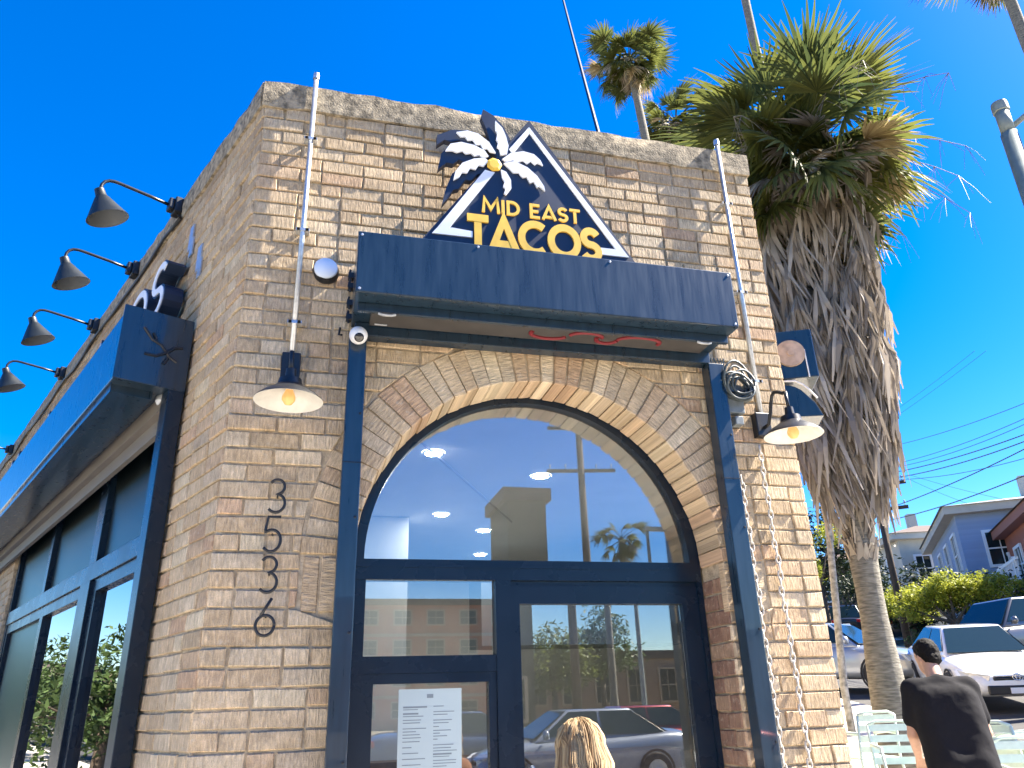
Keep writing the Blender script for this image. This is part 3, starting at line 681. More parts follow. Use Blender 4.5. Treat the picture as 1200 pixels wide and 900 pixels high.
def barn_lamp(label, x, z, off, zrim, xoff=0):
    t = thing('wall_lamp', label, 'lamp', (x, -.03, z), 'barn lamps on the front wall')
    s = MB(); s.box(x - .045, x + .045, -.05, .004, z - .07, z + .07); s.build('junction_box', BLACK, t, bevel=.006)
    s = MB(); top = zrim + .26; pts = [(x, -.05, z)]
    pts += [(x, -.05 - .11 + .11 * math.cos(a), z + .02 + (top - z) * .0 + .10 * math.sin(a)) for a in [i * math.pi / 10 for i in range(1, 6)]]
    pts = [(x, -.05, z - .02), (x + xoff * .1, -.09, z - .015)] + [(x + xoff * (.2 + .4 * i / 8), -.10 - (off - .12) * i / 8, z - .015 + (top - z) * math.sin(math.pi / 2 * min(1, i / 4)) + .03 * math.sin(math.pi * i / 8)) for i in range(1, 9)] + [(x + xoff * .8, -off, top - .015), (x + xoff, -off, zrim + .13)]
    s.tube(pts, .010, 10); s.build('gooseneck', BLACK, t, smooth=True)
    c = Vector((x + xoff, -off, zrim)); rr = .148
    prof = [(.022, .155), (.026, .11), (.05, .105), (.056, .075), (.075, .06), (.115, .035), (rr, .006), (rr + .004, 0)]
    s = MB(); s.lathe(prof, c, Z, 36); s.build('lamp_shade', BLACK, t, auto=35)
    s = MB(); s.lathe([(.0, .062), (.05, .058), (.072, .052), (.112, .028), (rr - .003, -.0005), (rr + .0035, -.001)], c, Z, 36); s.build('shade_lining', WHITEIN, t, smooth=True)
    s = MB(); s.lathe([(.0, -.02), (.018, -.014), (.03, .005), (.03, .02), (.02, .045), (.014, .06)], c, Z, 16); s.build('bulb', WARMB, t, smooth=True)
    return t
lc = wall(338, 470, .26); barn_lamp('black barn lamp hanging under the conduit beside the house numbers', xl, zl - .02, .26, lc.z, lc.x - xl)
rc = wall(930, 510, .26); barn_lamp('black gooseneck barn lamp below the coiled cable', xr, zr - .03, .26, rc.z, rc.x - xr)

# gooseneck sign lights along the parapet of the side wall
def goose():
    t = thing('sign_light', 'dark gooseneck light', 'lamp', group='gooseneck lights along the side parapet', world=False)
    s = MB(); s.box(-.05, .05, -.05, .0, -.06, .06); s.box(-.035, .035, -.085, -.05, -.045, .045); s.build('junction_box', BLACK, t, bevel=.008)
    s = MB(); pts = [(0, -.08, .0), (0, -.2, .014), (0, -.40, .03)] + [(0, -.43 - .07 * math.sin(a), -.04 + .07 * math.cos(a)) for a in [R(i) for i in (0, 25, 50, 75, 90)]] + [(0, -.50, -.10)]
    s.tube(pts, .011, 10); s.build('gooseneck', BLACK, t, smooth=True)
    ax = Vector((0, .42, -1)).normalized(); c = Vector((0, -.50, -.085))
    s = MB(); s.lathe([(.0, -.02), (.03, -.02), (.034, .03), (.045, .045), (.125, .185), (.129, .19)], c, ax, 28); s.build('lamp_shade', DKGREEN, t, auto=40)
    s = MB(); s.lathe([(.0, .05), (.035, .052), (.121, .184), (.128, .1895)], c, ax, 28); s.build('shade_lining', mat('grey lining', (.12, .13, .13), .5), t, smooth=True)
    return t
proto = goose(); ord_ = ['first', 'second', 'third', 'fourth', 'fifth']
for i, (s_, z_) in enumerate(((1.404, 4.84), (2.41, 4.825), (3.64, 4.84), (4.99, 4.85), (7.89, 4.80))):
    o = proto if i == 0 else copy_tree(proto); p = P_s(s_, .018, z_); o.location = p; o.rotation_euler = (0, 0, math.atan2(SN.y, SN.x) + math.pi / 2)
    o['label'] = f'dark gooseneck light on the side parapet, {ord_[i]} from the front corner'
s = MB(); pts = [P_s(.0 + 1.35 + i * .35, .02 + .006 * math.sin(i * 2), 4.735 + .02 * math.sin(i * 1.3)) for i in range(24)]; s.tube([P_s(1.40, .03, 4.79)] + pts, .012, 7)
tag(s.build('power_cable', BLACK, smooth=True), 'black cable running along the side parapet below the gooseneck lights', 'cable')

# security camera, disc, floodlight, coil
c = wall(420, 393, .14); t = thing('security_camera', 'small round white security camera above the guide rail', 'camera', tuple(c))
def ball(c, r, n=20, sq=1): return [(r * math.sin(math.pi * i / 12), -r * sq * math.cos(math.pi * i / 12)) for i in range(13)]
vw = (CAM - c).normalized()
s = MB(); s.lathe(ball(c, .045), c, vw, 24); s.build('housing', WHITE, t, smooth=True)
dn = (vw + Vector((.12, 0, -.32))).normalized(); s = MB(); s.lathe([(.0, .0475), (.017, .047), (.023, .043), (.024, .036)], c, dn, 20); s.build('lens', mat('black lens', (.006, .006, .008), .1, spec=.8), t, smooth=True)
s = MB(); s.tube([c, Vector((c.x - .005, -.02, c.z + .02))], .014, 10); s.lathe([(0, .012), (.03, .01), (.032, 0)], (c.x - .005, -.101, c.z + .02), (0, -1, 0), 18); s.build('mount', WHITE, t)
c = wall(382, 313, .05); t = thing('wall_disc', 'flat round white disc cover between conduit and shutter box', 'disc', tuple(c))
s = MB(); s.lathe([(0, .02), (.055, .019), (.06, .012), (.06, 0)], Vector((c.x, -.03, c.z)), (0, -1, 0), 28); s.build('cover', mat('white plastic', (.62, .70, .80), .4), t, smooth=True)
s = MB(); s.lathe([(.056, .04), (.066, .01), (.066, -.005)], Vector((c.x + .004, .0, c.z - .006)), (0, -1, 0), 24); s.build('base_ring', BLACK, t)
for px, py, off, lab in ((142, 447, .30, 'pale bulb floodlight under the front edge of the side shutter box'), (196, 466, .06, 'pale bulb floodlight by the side window guide rail')):
    c = side(px, py, off); t = thing('floodlight', lab, 'light', tuple(c), 'floodlights under the side shutter box')
    ax = (SN * .3 - Z).normalized()
    s = MB(); s.lathe([(0, -.08), (.022, -.078), (.028, -.03), (.05, .0), (.055, .03), (.05, .045)], c, ax, 20); s.build('housing', mat('grey housing', (.35, .37, .38), .5), t, smooth=True)
    s = MB(); s.lathe([(.05, .044), (.035, .058), (0, .064)], c, ax, 20); s.build('lamp_glass', LAMPGL, t, smooth=True)
    s = MB(); s.tube([c - ax * .07, c - ax * .11], .018, 10); s.build('mount', BLACK, t)
c = wall(863, 452, .08); t = thing('cable_coil', 'grey junction box with coiled dark cables beside the right guide rail', 'cable', tuple(c))
JB = mat('weathered box', (.20, .23, .24), .6, noise=.3, nscale=20)
s = MB(); s.box(c.x - .05, c.x + .05, -.05, .004, c.z - .15, c.z + .02); s.box(c.x + .06, c.x + .10, -.07, .004, c.z - .07, c.z + .02); s.box(c.x - .02, c.x + .03, -.055, .004, c.z - .22, c.z - .17); s.build('junction_box', JB, t, bevel=.005)
s = MB(); r = random.Random(5)
for k in range(9):
    ra, rb_ = r.uniform(.04, .085), r.uniform(.06, .12); ox, oz = r.uniform(-.02, .03), r.uniform(-.03, .03); tl_ = r.uniform(-.3, .3)
    s.tube([(c.x + ox + ra * math.cos(a) + .3 * tl_ * .1 * math.sin(a), -.06 - .008 * k + .01 * math.sin(2 * a), c.z + oz + rb_ * math.sin(a)) for a in [i * 2 * math.pi / 20 for i in range(21)]], .007, 6)
s.build('coil', mat('dark cable', (.04, .055, .06), .5), t, smooth=True)
s = MB()
for k in range(5):
    x0 = c.x - .10 + k * .02; s.tube([(x0, -.02, 3.39), (x0 + .015 * math.sin(k), -.03, c.z + .12), (x0 + .03, -.05, c.z + .02)], .004, 5)
s.build('loose_wire', mat('grey wire', (.16, .18, .18), .6), t)

# chains that hang down the right of the facade
def chain(label, top, n, lean=(0, 0)):
    t = MB()
    for i in range(n):
        z = top.z - .040 * i; o = Vector((top.x + lean[0] * i + .004 * math.sin(i * .9), top.y + .003 * math.sin(i * .7), z)); a = X if i % 2 else Vector((.55, .83, 0))
        t.tube([o + a * (.013 * math.cos(q)) + Z * (.027 * math.sin(q)) for q in [k * math.pi / 4 for k in range(9)]], .0052, 5, cap=False)
    return tag(t.build('hanging_chain', mat('weathered zinc', (.56, .52, .46), .8, metal=.0, noise=.4, nscale=60), smooth=True), label, 'chain', 'chains hanging at the right of the facade')
a = wall(872, 560, .05); chain('weathered chain hanging close to the right guide rail', Vector((a.x, -.02, a.z)), 58)
a = wall(897, 545, .05); chain('weathered chain hanging below the gooseneck barn lamp', Vector((a.x, -.02, 2.85)), 60)
p0, p1 = at(955, 480, 14), at(989, 805, 14); s = MB(); s.tube([(p1.x, p1.y, ground(p1.x, p1.y) - .05), tuple(p1), tuple(p1.lerp(p0, .5) + X * .02), tuple(p0)], [.06, .058, .054, .05], 10)
tag(s.build('slim_pole', mat('mossy pole', (.30, .29, .26), .9, noise=.6, nscale=14, bump=.9, bscale=20), smooth=True), 'slim weathered grey pole between the wall corner and the palm trunk', 'pole')

# menu taped inside the sidelight
t = thing('menu_sheet', 'printed white menu sheet taped to the sidelight glass', 'menu', (.58, .3, 1.3))
a0, a1 = .437, .735
s = MB(); s.box(a0, a1, .2815, .283, 1.05, 1.675); s.build('paper', mat('menu paper', (.48, .57, .55), .8), t)
s = MB(); r = random.Random(2)
for col in range(2):
    z = 1.60
    while z > 1.07:
        x = a0 + .022 + col * .142; w = r.uniform(.06, .115) if r.random() > .2 else r.uniform(.02, .05); h = .0035 if r.random() > .15 else .007
        s.box(x, x + w, .2808, .2813, z - h, z); z -= r.choice([.012, .013, .016, .024])
s.box(.57, .60, .2808, .2813, 1.635, 1.652); s.build('print', mat('grey ink', (.22, .26, .27), .8), t)

# downlights inside
for i, (px, py) in enumerate(((508, 531), (634, 558), (517, 603), (567, 622), (563, 650))):
    p = plane_z(px, py, 3.415); t = thing('ceiling_downlight', 'lit round downlight in the white ceiling behind the arched window', 'light', (p.x, p.y, 3.4), 'lit ceiling downlights')
    s = MB(); s.lathe([(.0, .004), (.065, .004)], (p.x, p.y, 3.405), Z, 24); s.build('diffuser', DOWNL, t)
    s = MB(); s.lathe([(.066, .010), (.085, .012), (.088, .019)], (p.x, p.y, 3.40), Z, 24); s.build('trim_ring', WHITE, t, smooth=True)

# =================================================================== PALMS
def fan_mesh(name, mt, R_, nb, droop, seed, pet=.9, spread=150, fold=.12, hang=0.0, w0=.045, tlo=.1, thi=1.0):
    """a fan leaf: petiole along +X from the origin, then a fan of folded blades"""
    r = random.Random(seed); s = MB()
    pp = [Vector((pet * i / 4, 0, -droop * .35 * (i / 4) ** 2 * pet)) for i in range(5)]
    s.tube(pp, [.024, .02, .017, .014, .012], 5, tint=.5)
    base = pp[-1]; d0 = (pp[-1] - pp[-2]).normalized()
    for k in range(nb):
        f = (k + .5) / nb - .5; a = R(spread) * f + r.uniform(-.03, .03); L_ = R_ * (1 - .45 * abs(f) ** 1.5) * r.uniform(.68, 1.1)
        dirh = Vector((math.cos(a), math.sin(a), 0)); t = r.uniform(tlo, thi)
        pts = []; nseg = 4; p = base.copy(); dz = d0.z - abs(f) * .15
        for i in range(nseg + 1):
            pts.append(p.copy()); st = L_ / nseg
            dv = (dirh + Z * (dz - droop * (i / nseg) ** 1.6 * 1.5 - hang)).normalized(); p = p + dv * st
        side_ = Vector((-dirh.y, dirh.x, 0)); vs = []
        for i, q in enumerate(pts):
            w = (w0 * (.35 + 1.3 * i / nseg) if i < 2 else w0 * (1.25 - 1.15 * (i - 1) / (nseg - 1))) * R_
            vs += [q - side_ * w + Z * fold * w, q - Z * fold * w * .6, q + side_ * w + Z * fold * w]
        fs = []
        for i in range(nseg):
            fs += [(i * 3, i * 3 + 1, i * 3 + 4, i * 3 + 3), (i * 3 + 1, i * 3 + 2, i * 3 + 5, i * 3 + 4)]
        s.add(vs, fs, tint=t)
    return s.mesh(name, mt)
FAN = [fan_mesh('frond', PALMG, .80, 26, .5 + .2 * i, 20 + i, pet=(.95, .5, .85, .35)[i], spread=190, w0=.036, tlo=.0 + .1 * i, thi=.55 + .12 * i) for i in range(4)]
FAND = [fan_mesh('dead_frond', DEADL, .8, 20, .9 + .3 * i, 40 + i, pet=.6, spread=150, hang=.35, w0=.03, fold=.3) for i in range(3)]
STRAW = leaf_mat('straw palm leaf', (.26, .19, .09), (.52, .42, .24), .3)
FANS = [fan_mesh('straw_frond', STRAW, .8, 20, .8 + .35 * i, 50 + i, pet=.8, spread=140, hang=.25, w0=.026, fold=.3) for i in range(3)]
def orient(o, p, az, el, roll=0, sc=1):
    o.location = p; o.rotation_euler = (roll, -el, az); o.scale = (sc,) * 3
def palm(name, label, base, h, crown, nleaf, rtr, seed, skirt=0.0, group=None, ndead=14, lean=(0, 0), stalks=0, flare=1.5):
    r = random.Random(seed); t = thing(name, label, 'palm tree', tuple(base), group, world=False)
    s = MB(); pts = []; rad = []
    for i in range(25):
        f = i / 24; pts.append((lean[0] * f * f, lean[1] * f * f, h * f)); rad.append(rtr * (flare - (flare - 1) * min(1, f * 5) - .25 * f) * (1 + .05 * r.uniform(-1, 1)))
    s.tube(pts, rad, 14); s.build('trunk', TRUNK, t, smooth=True)
    top = Vector(pts[-1])
    for i in range(nleaf):
        f = i / (nleaf - 1); el = R(72 - 118 * f ** .9) + R(r.uniform(-9, 9)); az = i * 2.39996 + r.uniform(-.3, .3)
        o = obj('frond', FAN[r.randrange(4)], t); orient(o, top + Z * (.5 * (1 - f) * crown * .35 - .1), az, el + R(r.uniform(-14, 14)), r.uniform(-.9, .9), crown * r.uniform(.68, 1.15))
    for i in range(ndead):
        o = obj('dead_frond', (FAND + FANS)[i % 6], t); orient(o, top + Z * r.uniform(-.55, .35) * crown * .6, r.uniform(0, 6.28), R(r.uniform(-80, 25)), r.uniform(-.8, .8), crown * r.uniform(.6, 1.05))
    for i in range(stalks):
        az = r.uniform(0, 6.28) if i > 2 else (-.75, -.35, -1.2)[i]; s = MB(); L_ = r.uniform(1.8, 2.4); d = Vector((math.cos(az), math.sin(az), 0)); el0 = r.uniform(.0, .7)
        pts = [top + d * (L_ * k / 8) + Z * (L_ * (el0 * k / 8 - .55 * (k / 8) ** 2.2)) for k in range(9)]; s.tube(pts, [.014 - .0012 * k for k in range(9)], 5, tint=.1)
        for k in range(3, 9):
            for q in range(4):
                e_ = Vector((r.uniform(-.25, .25), r.uniform(-.25, .25), -r.uniform(.2, .55))); s.tube([pts[k], pts[k] + e_ * .5 + Z * .04, pts[k] + e_], [.004, .003, .002], 4, tint=r.uniform(.0, .3))
        s.build('flower_stalk', DEADL, t)
    if skirt:
        s = MB(); n = int(560)
        for i in range(n):
            f = r.random() ** .8; az = r.uniform(0, 6.28); z = h - .15 - f * skirt
            f2 = (h - z) / skirt
            rr = rtr + .12 + .50 * min(1, (1.05 - f2) * 3.2) * (1 - .30 * f2) * r.uniform(.55, 1.1)
            d = Vector((math.cos(az), math.sin(az), 0)); tang = Vector((-d.y, d.x, 0))
            c = top * ((z / h)) ; c = Vector((lean[0] * (z / h) ** 2, lean[1] * (z / h) ** 2, z))
            p0 = c + d * rtr * .9; p1 = c + d * rr - Z * .12
            s.tube([p0, p1], [.016, .012], 4, tint=r.uniform(0, .5), cap=False)
            nb = 8; Lb = r.uniform(.55, 1.15); tb = r.uniform(0, .8)
            for b in range(nb):
                a = (b / (nb - 1) - .5) * 1.3 + r.uniform(-.12, .12); out = r.uniform(-.12, .16)
                dv = (tang * math.sin(a) * .42 + d * out - Z).normalized(); L2 = Lb * r.uniform(.7, 1.05); w = r.uniform(.016, .042)
                m1 = p1 + dv * L2 * .5 + d * .04; e_ = p1 + dv * L2 + tang * r.uniform(-.07, .07) - d * .05
                wv = (tang * math.cos(a * 2 + b) + d * math.sin(a * 2 + b)) * w
                s.add([p1 - wv * .3, p1 + wv * .3, m1 + wv, m1 - wv, e_ + wv * .25, e_ - wv * .25], [(0, 1, 2, 3), (3, 2, 4, 5)], tint=min(1, max(0, tb + r.uniform(-.2, .25))))
        tag(s.build('dead_leaf_skirt', DEADL, t), kind='stuff')
        s = MB()
        for i in range(230):                      # old leaf bases left on the trunk under the skirt
            z = h - skirt - r.uniform(-.3, 1.45); az = r.uniform(0, 6.28); f = z / h; c = Vector((lean[0] * f * f, lean[1] * f * f, z)); rr = rtr * 1.0
            d = Vector((math.cos(az), math.sin(az), 0)); tg = Vector((-d.y, d.x, 0)); w = r.uniform(.03, .06); l = r.uniform(.08, .17); o_ = r.uniform(.02, .055)
            s.add([c + d * (rr - .02) - tg * w - Z * l * .4, c + d * (rr - .02) + tg * w - Z * l * .4, c + d * (rr + o_) + tg * w * .3 + Z * l, c + d * (rr + o_) - tg * w * .3 + Z * l, c + d * (rr - .03) + Z * l], [(0, 1, 2, 3), (1, 4, 2), (0, 3, 4), (3, 2, 4)], tint=r.uniform(0, .75))
        tag(s.build('leaf_bases', DEADL, t), kind='stuff')
    return t
pb = gpos(1041, 10.5); ptop = at(938, 196, 10.5)
palm('skirted_palm_tree', 'large fan palm with thick grey skirt of dead fronds beside the building corner', pb, ptop.z - pb.z, 1.24, 140, .175, 3, skirt=4.4, ndead=120, stalks=9, lean=(ptop.x - pb.x, ptop.y - pb.y))
d = ray(765, 70); p2 = at(765, 70, 24); palm('tall_palm_tree', 'slender tall fan palm rising behind the roof, green crown clear of the roof', (p2.x, p2.y, ground(p2.x, p2.y)), p2.z - ground(p2.x, p2.y), 1.2, 64, .19, 9, ndead=26, group='tall palms behind the roof', lean=(-.9, .3), flare=1.2)
p3 = at(792, 145, 27); palm('tall_palm_tree', 'shorter fan palm peeking just over the concrete coping', (p3.x, p3.y, ground(p3.x, p3.y)), p3.z - ground(p3.x, p3.y), 1.2, 60, .2, 11, ndead=26, group='tall palms behind the roof', flare=1.2)
p4 = at(858, -70, 18); palm('tall_palm_tree', 'very tall palm whose bare thin trunk rises behind the skirted palm crown', (p4.x + .2, p4.y, ground(p4.x, p4.y)), p4.z - ground(p4.x, p4.y), 1.2, 36, .15, 12, ndead=10, group='tall palms behind the roof', flare=1.2, lean=(-.2, 0))
p5 = at(1160, -62, 19); palm('tall_palm_tree', 'tall palm beyond the side street, only its hanging frond tips in view', (p5.x, p5.y, ground(p5.x, p5.y)), p5.z - ground(p5.x, p5.y), 1.2, 34, .16, 14, ndead=8, group='tall palms behind the roof', flare=1.2)

# =================================================================== TREES AND SHRUBS
def tree(name, label, base, h, blobs, n, mt, seed, leaf=.07, cat='tree', group=None, trunk=.1, fork=.45, lean=(0, 0)):
    """blobs: (dx, dy, z, rx, ry, rz) ellipsoids that hold the foliage"""
    r = random.Random(seed); t = thing(name, label, cat, tuple(base), group, world=False)
    s = MB(); f = Vector((lean[0] * fork, lean[1] * fork, h * fork))
    s.tube([(0, 0, -.1), tuple(f * .5 + Vector((r.uniform(-.05, .05), r.uniform(-.05, .05), 0)) * h * .3), tuple(f)], [trunk * 1.2, trunk, trunk * .85], 8)
    for (dx, dy, z, rx, ry, rz) in blobs:
        e_ = Vector((dx, dy, z)); mid = f.lerp(e_, .5) + Vector((r.uniform(-.1, .1), r.uniform(-.1, .1), -.05 * h)) * .5
        s.tube([f - Z * .05, mid, e_], [trunk * .7, trunk * .45, trunk * .2], 6)
        for k in range(6):
            q = e_ + Vector((r.uniform(-1, 1) * rx, r.uniform(-1, 1) * ry, r.uniform(-.5, 1) * rz)) * .75; s.tube([mid.lerp(e_, .5), q], [trunk * .2, trunk * .06], 4)
    s.build('trunk', BARK, t, smooth=True)
    c = MB(); vol = [b[3] * b[4] * b[5] for b in blobs]; tv = sum(vol)
    for b, v in zip(blobs, vol):
        nc = max(6, int(n * v / tv / 26))
        for _ in range(nc):
            while True:
                u = Vector((r.uniform(-1, 1), r.uniform(-1, 1), r.uniform(-1, 1)))
                if .25 < u.length < 1: break
            cc = Vector((b[0] + u.x * b[3], b[1] + u.y * b[4], b[2] + u.z * b[5])); cr = leaf * r.uniform(2.0, 4.2); tt = r.random()
            for _ in range(26):
                p = cc + Vector((r.gauss(0, 1), r.gauss(0, 1), r.gauss(0, .8))) * cr * .6
                a = Vector((r.uniform(-1, 1), r.uniform(-1, 1), r.uniform(-.7, .7))).normalized(); q = a.cross(Vector((r.uniform(-1, 1), r.uniform(-1, 1), 1))).normalized()
                l, w = leaf * r.uniform(.7, 1.4), leaf * r.uniform(.3, .55)
                c.add([p - a * l, p + q * w, p + a * l, p - q * w], [(0, 1, 2, 3)], tint=min(1, max(0, tt * .7 + r.uniform(0, .35))))
    c.build('crown', mt, t); return t
b1 = gpos(1152, 30); tree('yellow_green_tree', 'spreading yellow green tree with forked trunk below the blue house', b1, 2.3,
    [(-.8, .6, 1.9, .75, .7, .45), (-.2, .2, 2.25, .7, .7, .42), (.5, -.5, 2.15, .7, .7, .42), (-1.3, 1.0, 1.6, .5, .5, .4), (1.1, -1.0, 1.9, .6, .6, .42), (-.1, .6, 1.9, .7, .7, .45), (.3, -.2, 1.8, .6, .6, .4)], 11000, LIME, 2, leaf=.055, trunk=.09, lean=(-.5, .4))
b2 = gpos(1080, 35); tree('yellow_green_tree', 'low rounded yellow green tree behind the parked dark cars', b2, 2.0,
    [(-.6, .4, 1.6, .8, .8, .5), (.5, -.3, 1.5, .9, .8, .5), (0, 0, 1.9, .7, .7, .4)], 6000, LIME, 3, leaf=.055, trunk=.08)
b3 = gpos(977, 30); tree('yellow_green_tree', 'small yellow green tree seen between the wall corner and the palm trunk', b3, 4.6,
    [(-.2, .1, 3.9, .5, .5, .6), (.6, -.5, 4.3, .45, .45, .35), (-.1, 0, 3.2, .45, .45, .5)], 3000, LIME, 4, leaf=.06, trunk=.08)
b4 = gpos(1088, 37); tree('dark_evergreen_tree', 'dark evergreen mass of leaves in front of the blue house', b4, 3.0,
    [(-1.2, 1, 2.3, 1.1, 1.1, .8), (.4, -.3, 2.4, 1.1, 1.1, .7), (1.6, -1.5, 1.9, 1.1, 1, .8), (0, 0, 1.4, 1.6, 1.6, .8)], 6000, DARKG, 5, leaf=.1, trunk=.14)
b5 = gpos(985, 42); tree('dark_evergreen_tree', 'tall dark evergreen seen between the wall corner and the palm trunk', b5, 7.2,
    [(-.6, .5, 5.2, 1.3, 1.3, 1.6), (.8, -.6, 5.6, 1.2, 1.2, 1.5), (.2, 0, 3.4, 1.6, 1.5, 1.3), (-1.4, 1.2, 3.8, 1.2, 1.2, 1.5), (1.6, -1.5, 3.6, 1.2, 1.2, 1.4)], 6000, DARKG, 6, leaf=.12, trunk=.16)
b6 = gpos(1188, 31); tree('dark_evergreen_tree', 'dark evergreen shrub under the yellow green tree', b6, 2.6,
    [(-.8, .7, 1.5, 1.0, 1.0, .9), (.6, -.5, 1.6, 1.1, 1.0, .9), (1.6, -1.6, 1.6, 1, 1, .8)], 4000, DARKG, 7, leaf=.08, trunk=.1)
for i, (px, dd, lab, mt) in enumerate(((1112, 29, 'low clipped shrub beside the forked trunk', GREEN), (1128, 28.5, 'low yellowish shrub at the kerb under the tree', LIME), (1146, 28.4, 'low brownish shrub by the forked trunk', DEADL), (1100, 30, 'rounded green shrub near the dark car', GREEN))):
    tree('kerb_shrub', lab, gpos(px, dd), .9, [(-.2, .1, .5, .45, .4, .35), (.25, -.2, .45, .4, .4, .35)], 900, mt, 30 + i, leaf=.05, cat='shrub', group='low shrubs under the yellow green tree', trunk=.03)

# =================================================================== HOUSES ON THE HILL
def window_on(par, O, A, Nn, s0, s1, z0, z1, fr=WHITE, bars=1):
    s = MB(); t = .12
    s.fbox(O, A, Nn, Z, s0 - t, s0, .0, .08, z0 - t, z1 + t); s.fbox(O, A, Nn, Z, s1, s1 + t, .0, .08, z0 - t, z1 + t); s.fbox(O, A, Nn, Z, s0, s1, .0, .08, z1, z1 + t); s.fbox(O, A, Nn, Z, s0, s1, .0, .10, z0 - t, z0)
    if bars: s.fbox(O, A, Nn, Z, s0, s1, .02, .06, (z0 + z1) / 2 - .03, (z0 + z1) / 2 + .03); s.fbox(O, A, Nn, Z, (s0 + s1) / 2 - .02, (s0 + s1) / 2 + .02, .02, .05, z0, z1)
    w = s.build('window', fr, par); s = MB(); s.fbox(O, A, Nn, Z, s0, s1, .005, .015, z0, z1); s.build('pane', CARGL, w)
def house(name, label, C, A, Bv, la, lb, zb, ze, zr, wallm, roofm, trimm, wa, wb, over=.45, cornice=.35):
    """corner C; faces run along A (normal -Bv side) and Bv (normal -A side)"""
    t = thing(name, label, 'house', (C.x, C.y, zb)); C = Vector((C.x, C.y, 0))
    s = MB(); s.fbox(C, A, Bv, Z, 0, la, 0, lb, zb - 2, ze); s.build('wall', wallm, t)
    s = MB(); s.fbox(C, A, Bv, Z, -over, la + over, -over, lb + over, ze, ze + cornice); s.build('cornice', trimm, t)
    s = MB(); P = lambda a, b, z: C + A * a + Bv * b + Z * z; o2 = over + .1; z0 = ze + cornice; k = min(la, lb) * .42
    s.hexa([P(-o2, -o2, z0), P(la + o2, -o2, z0), P(la + o2, lb + o2, z0), P(-o2, lb + o2, z0)], [P(k, k, zr), P(la - k, k, zr), P(la - k, lb - k, zr), P(k, lb - k, zr)])
    rf = s.build('roof', roofm, t); s = MB(); s.fbox(C, A, Bv, Z, la * .4, la * .4 + .5, lb * .3, lb * .3 + .5, z0, zr + .9); s.build('chimney', trimm, rf)
    for w in wa: window_on(t, C, A, -Bv, *w)
    for w in wb: window_on(t, C, Bv, -A, *w)
    return t
BLUEW = mat('blue grey siding', (.27, .34, .47), .8, noise=.08, nscale=1, bump=.3, bscale=6, stretch=(.1, .1, 8))
CREAM = mat('cream siding', (.52, .47, .38), .8, noise=.1, nscale=2); REDW = mat('brick red siding', (.33, .115, .07), .8, noise=.15, nscale=2)
ROOFG = mat('grey shingle', (.17, .19, .22), .9, noise=.3, nscale=4); ROOFB = mat('brown shingle', (.09, .065, .055), .9, noise=.3, nscale=4)
def dirv(px): d = ray(px, 812); return Vector((d.x, d.y, 0)).normalized()
v = dirv(1118); C = at(1118, 604, 40); ze = C.z; A_ = Matrix.Rotation(R(-84), 3, 'Z') @ v; B_ = Matrix.Rotation(R(90), 3, 'Z') @ A_
zg = ground(C.x, C.y)
bh = house('blue_house', 'blue grey two storey house with cream cornice and white framed windows on the hill', C, A_, B_, 9, 11, zg, ze, ze + 1.3, BLUEW, ROOFG, CREAM,
      [(1.0, 2.0, ze - 2.3, ze - .9), (4.2, 5.2, ze - 2.3, ze - .9), (2.3, 3.5, ze - 5.2, ze - 3.5), (6, 7, ze - 5.2, ze - 3.5)], [(1.2, 2.4, ze - 2.4, ze - .7), (4.2, 5.3, ze - 2.4, ze - .7), (7, 8.2, ze - 2.4, ze - .7), (1.6, 2.6, ze - 5.2, ze - 3.6), (5, 6, ze - 5.2, ze - 3.6), (8, 9, ze - 5.2, ze - 3.6)])
s = MB(); s.fbox(Vector((C.x, C.y, 0)), B_, -A_, Z, 3.8, 6.2, .0, .8, ze - 3.2, ze - 2.9); s.fbox(Vector((C.x, C.y, 0)), B_, -A_, Z, 3.8, 6.2, .75, .8, ze - 2.9, ze - 2.2); s.build('balcony', BLACK, bh)
v = dirv(1066); C = at(1076, 632, 52); ze = C.z; A_ = Matrix.Rotation(R(-70), 3, 'Z') @ v; B_ = Matrix.Rotation(R(90), 3, 'Z') @ A_; zg = ground(C.x, C.y)
house('cream_house', 'cream plastered house with dark roof between the utility pole and blue house', C - A_ * 1.2, A_, B_, 5, 9, zg, ze, ze + 1.2, CREAM, ROOFB, CREAM,
      [(.8, 1.6, ze - 2.4, ze - 1.0), (3, 3.8, ze - 2.4, ze - 1)], [(1.2, 2.2, ze - 2.4, ze - .9), (4.2, 5.2, ze - 2.4, ze - .9), (6.8, 7.8, ze - 2.4, ze - .9), (1.2, 2.2, ze - 5, ze - 3.6)])
v = dirv(1150); C0 = at(1168, 640, 42); ze = C0.z; d_ = at(1232, 608, 33); A_ = Vector((d_.x - C0.x, d_.y - C0.y, 0)).normalized(); B_ = Matrix.Rotation(R(90), 3, 'Z') @ A_; zg = ground(C0.x, C0.y)
rh = house('red_house', 'red brown house with brown roof and white porch railing on the hill', C0, A_, B_, 14, 8, zg, ze, ze + 1.4, REDW, ROOFB, mat('red trim', (.30, .13, .09), .8), [(1.0, 1.9, ze - 2.0, ze - .7), (3.2, 4.2, ze - 2.0, ze - .7), (5.4, 6.4, ze - 2, ze - .7), (7.6, 8.6, ze - 2, ze - .7)], [])
s = MB(); O = Vector((C0.x, C0.y, 0)); s.fbox(O, A_, -B_, Z, .2, 10, .05, 1.6, ze - 2.9, ze - 2.7); s.fbox(O, A_, -B_, Z, .2, 10, 1.5, 1.58, ze - 1.95, ze - 1.85)
for i in range(36): s.fbox(O, A_, -B_, Z, .25 + i * .27, .31 + i * .27, 1.51, 1.57, ze - 2.7, ze - 1.95)
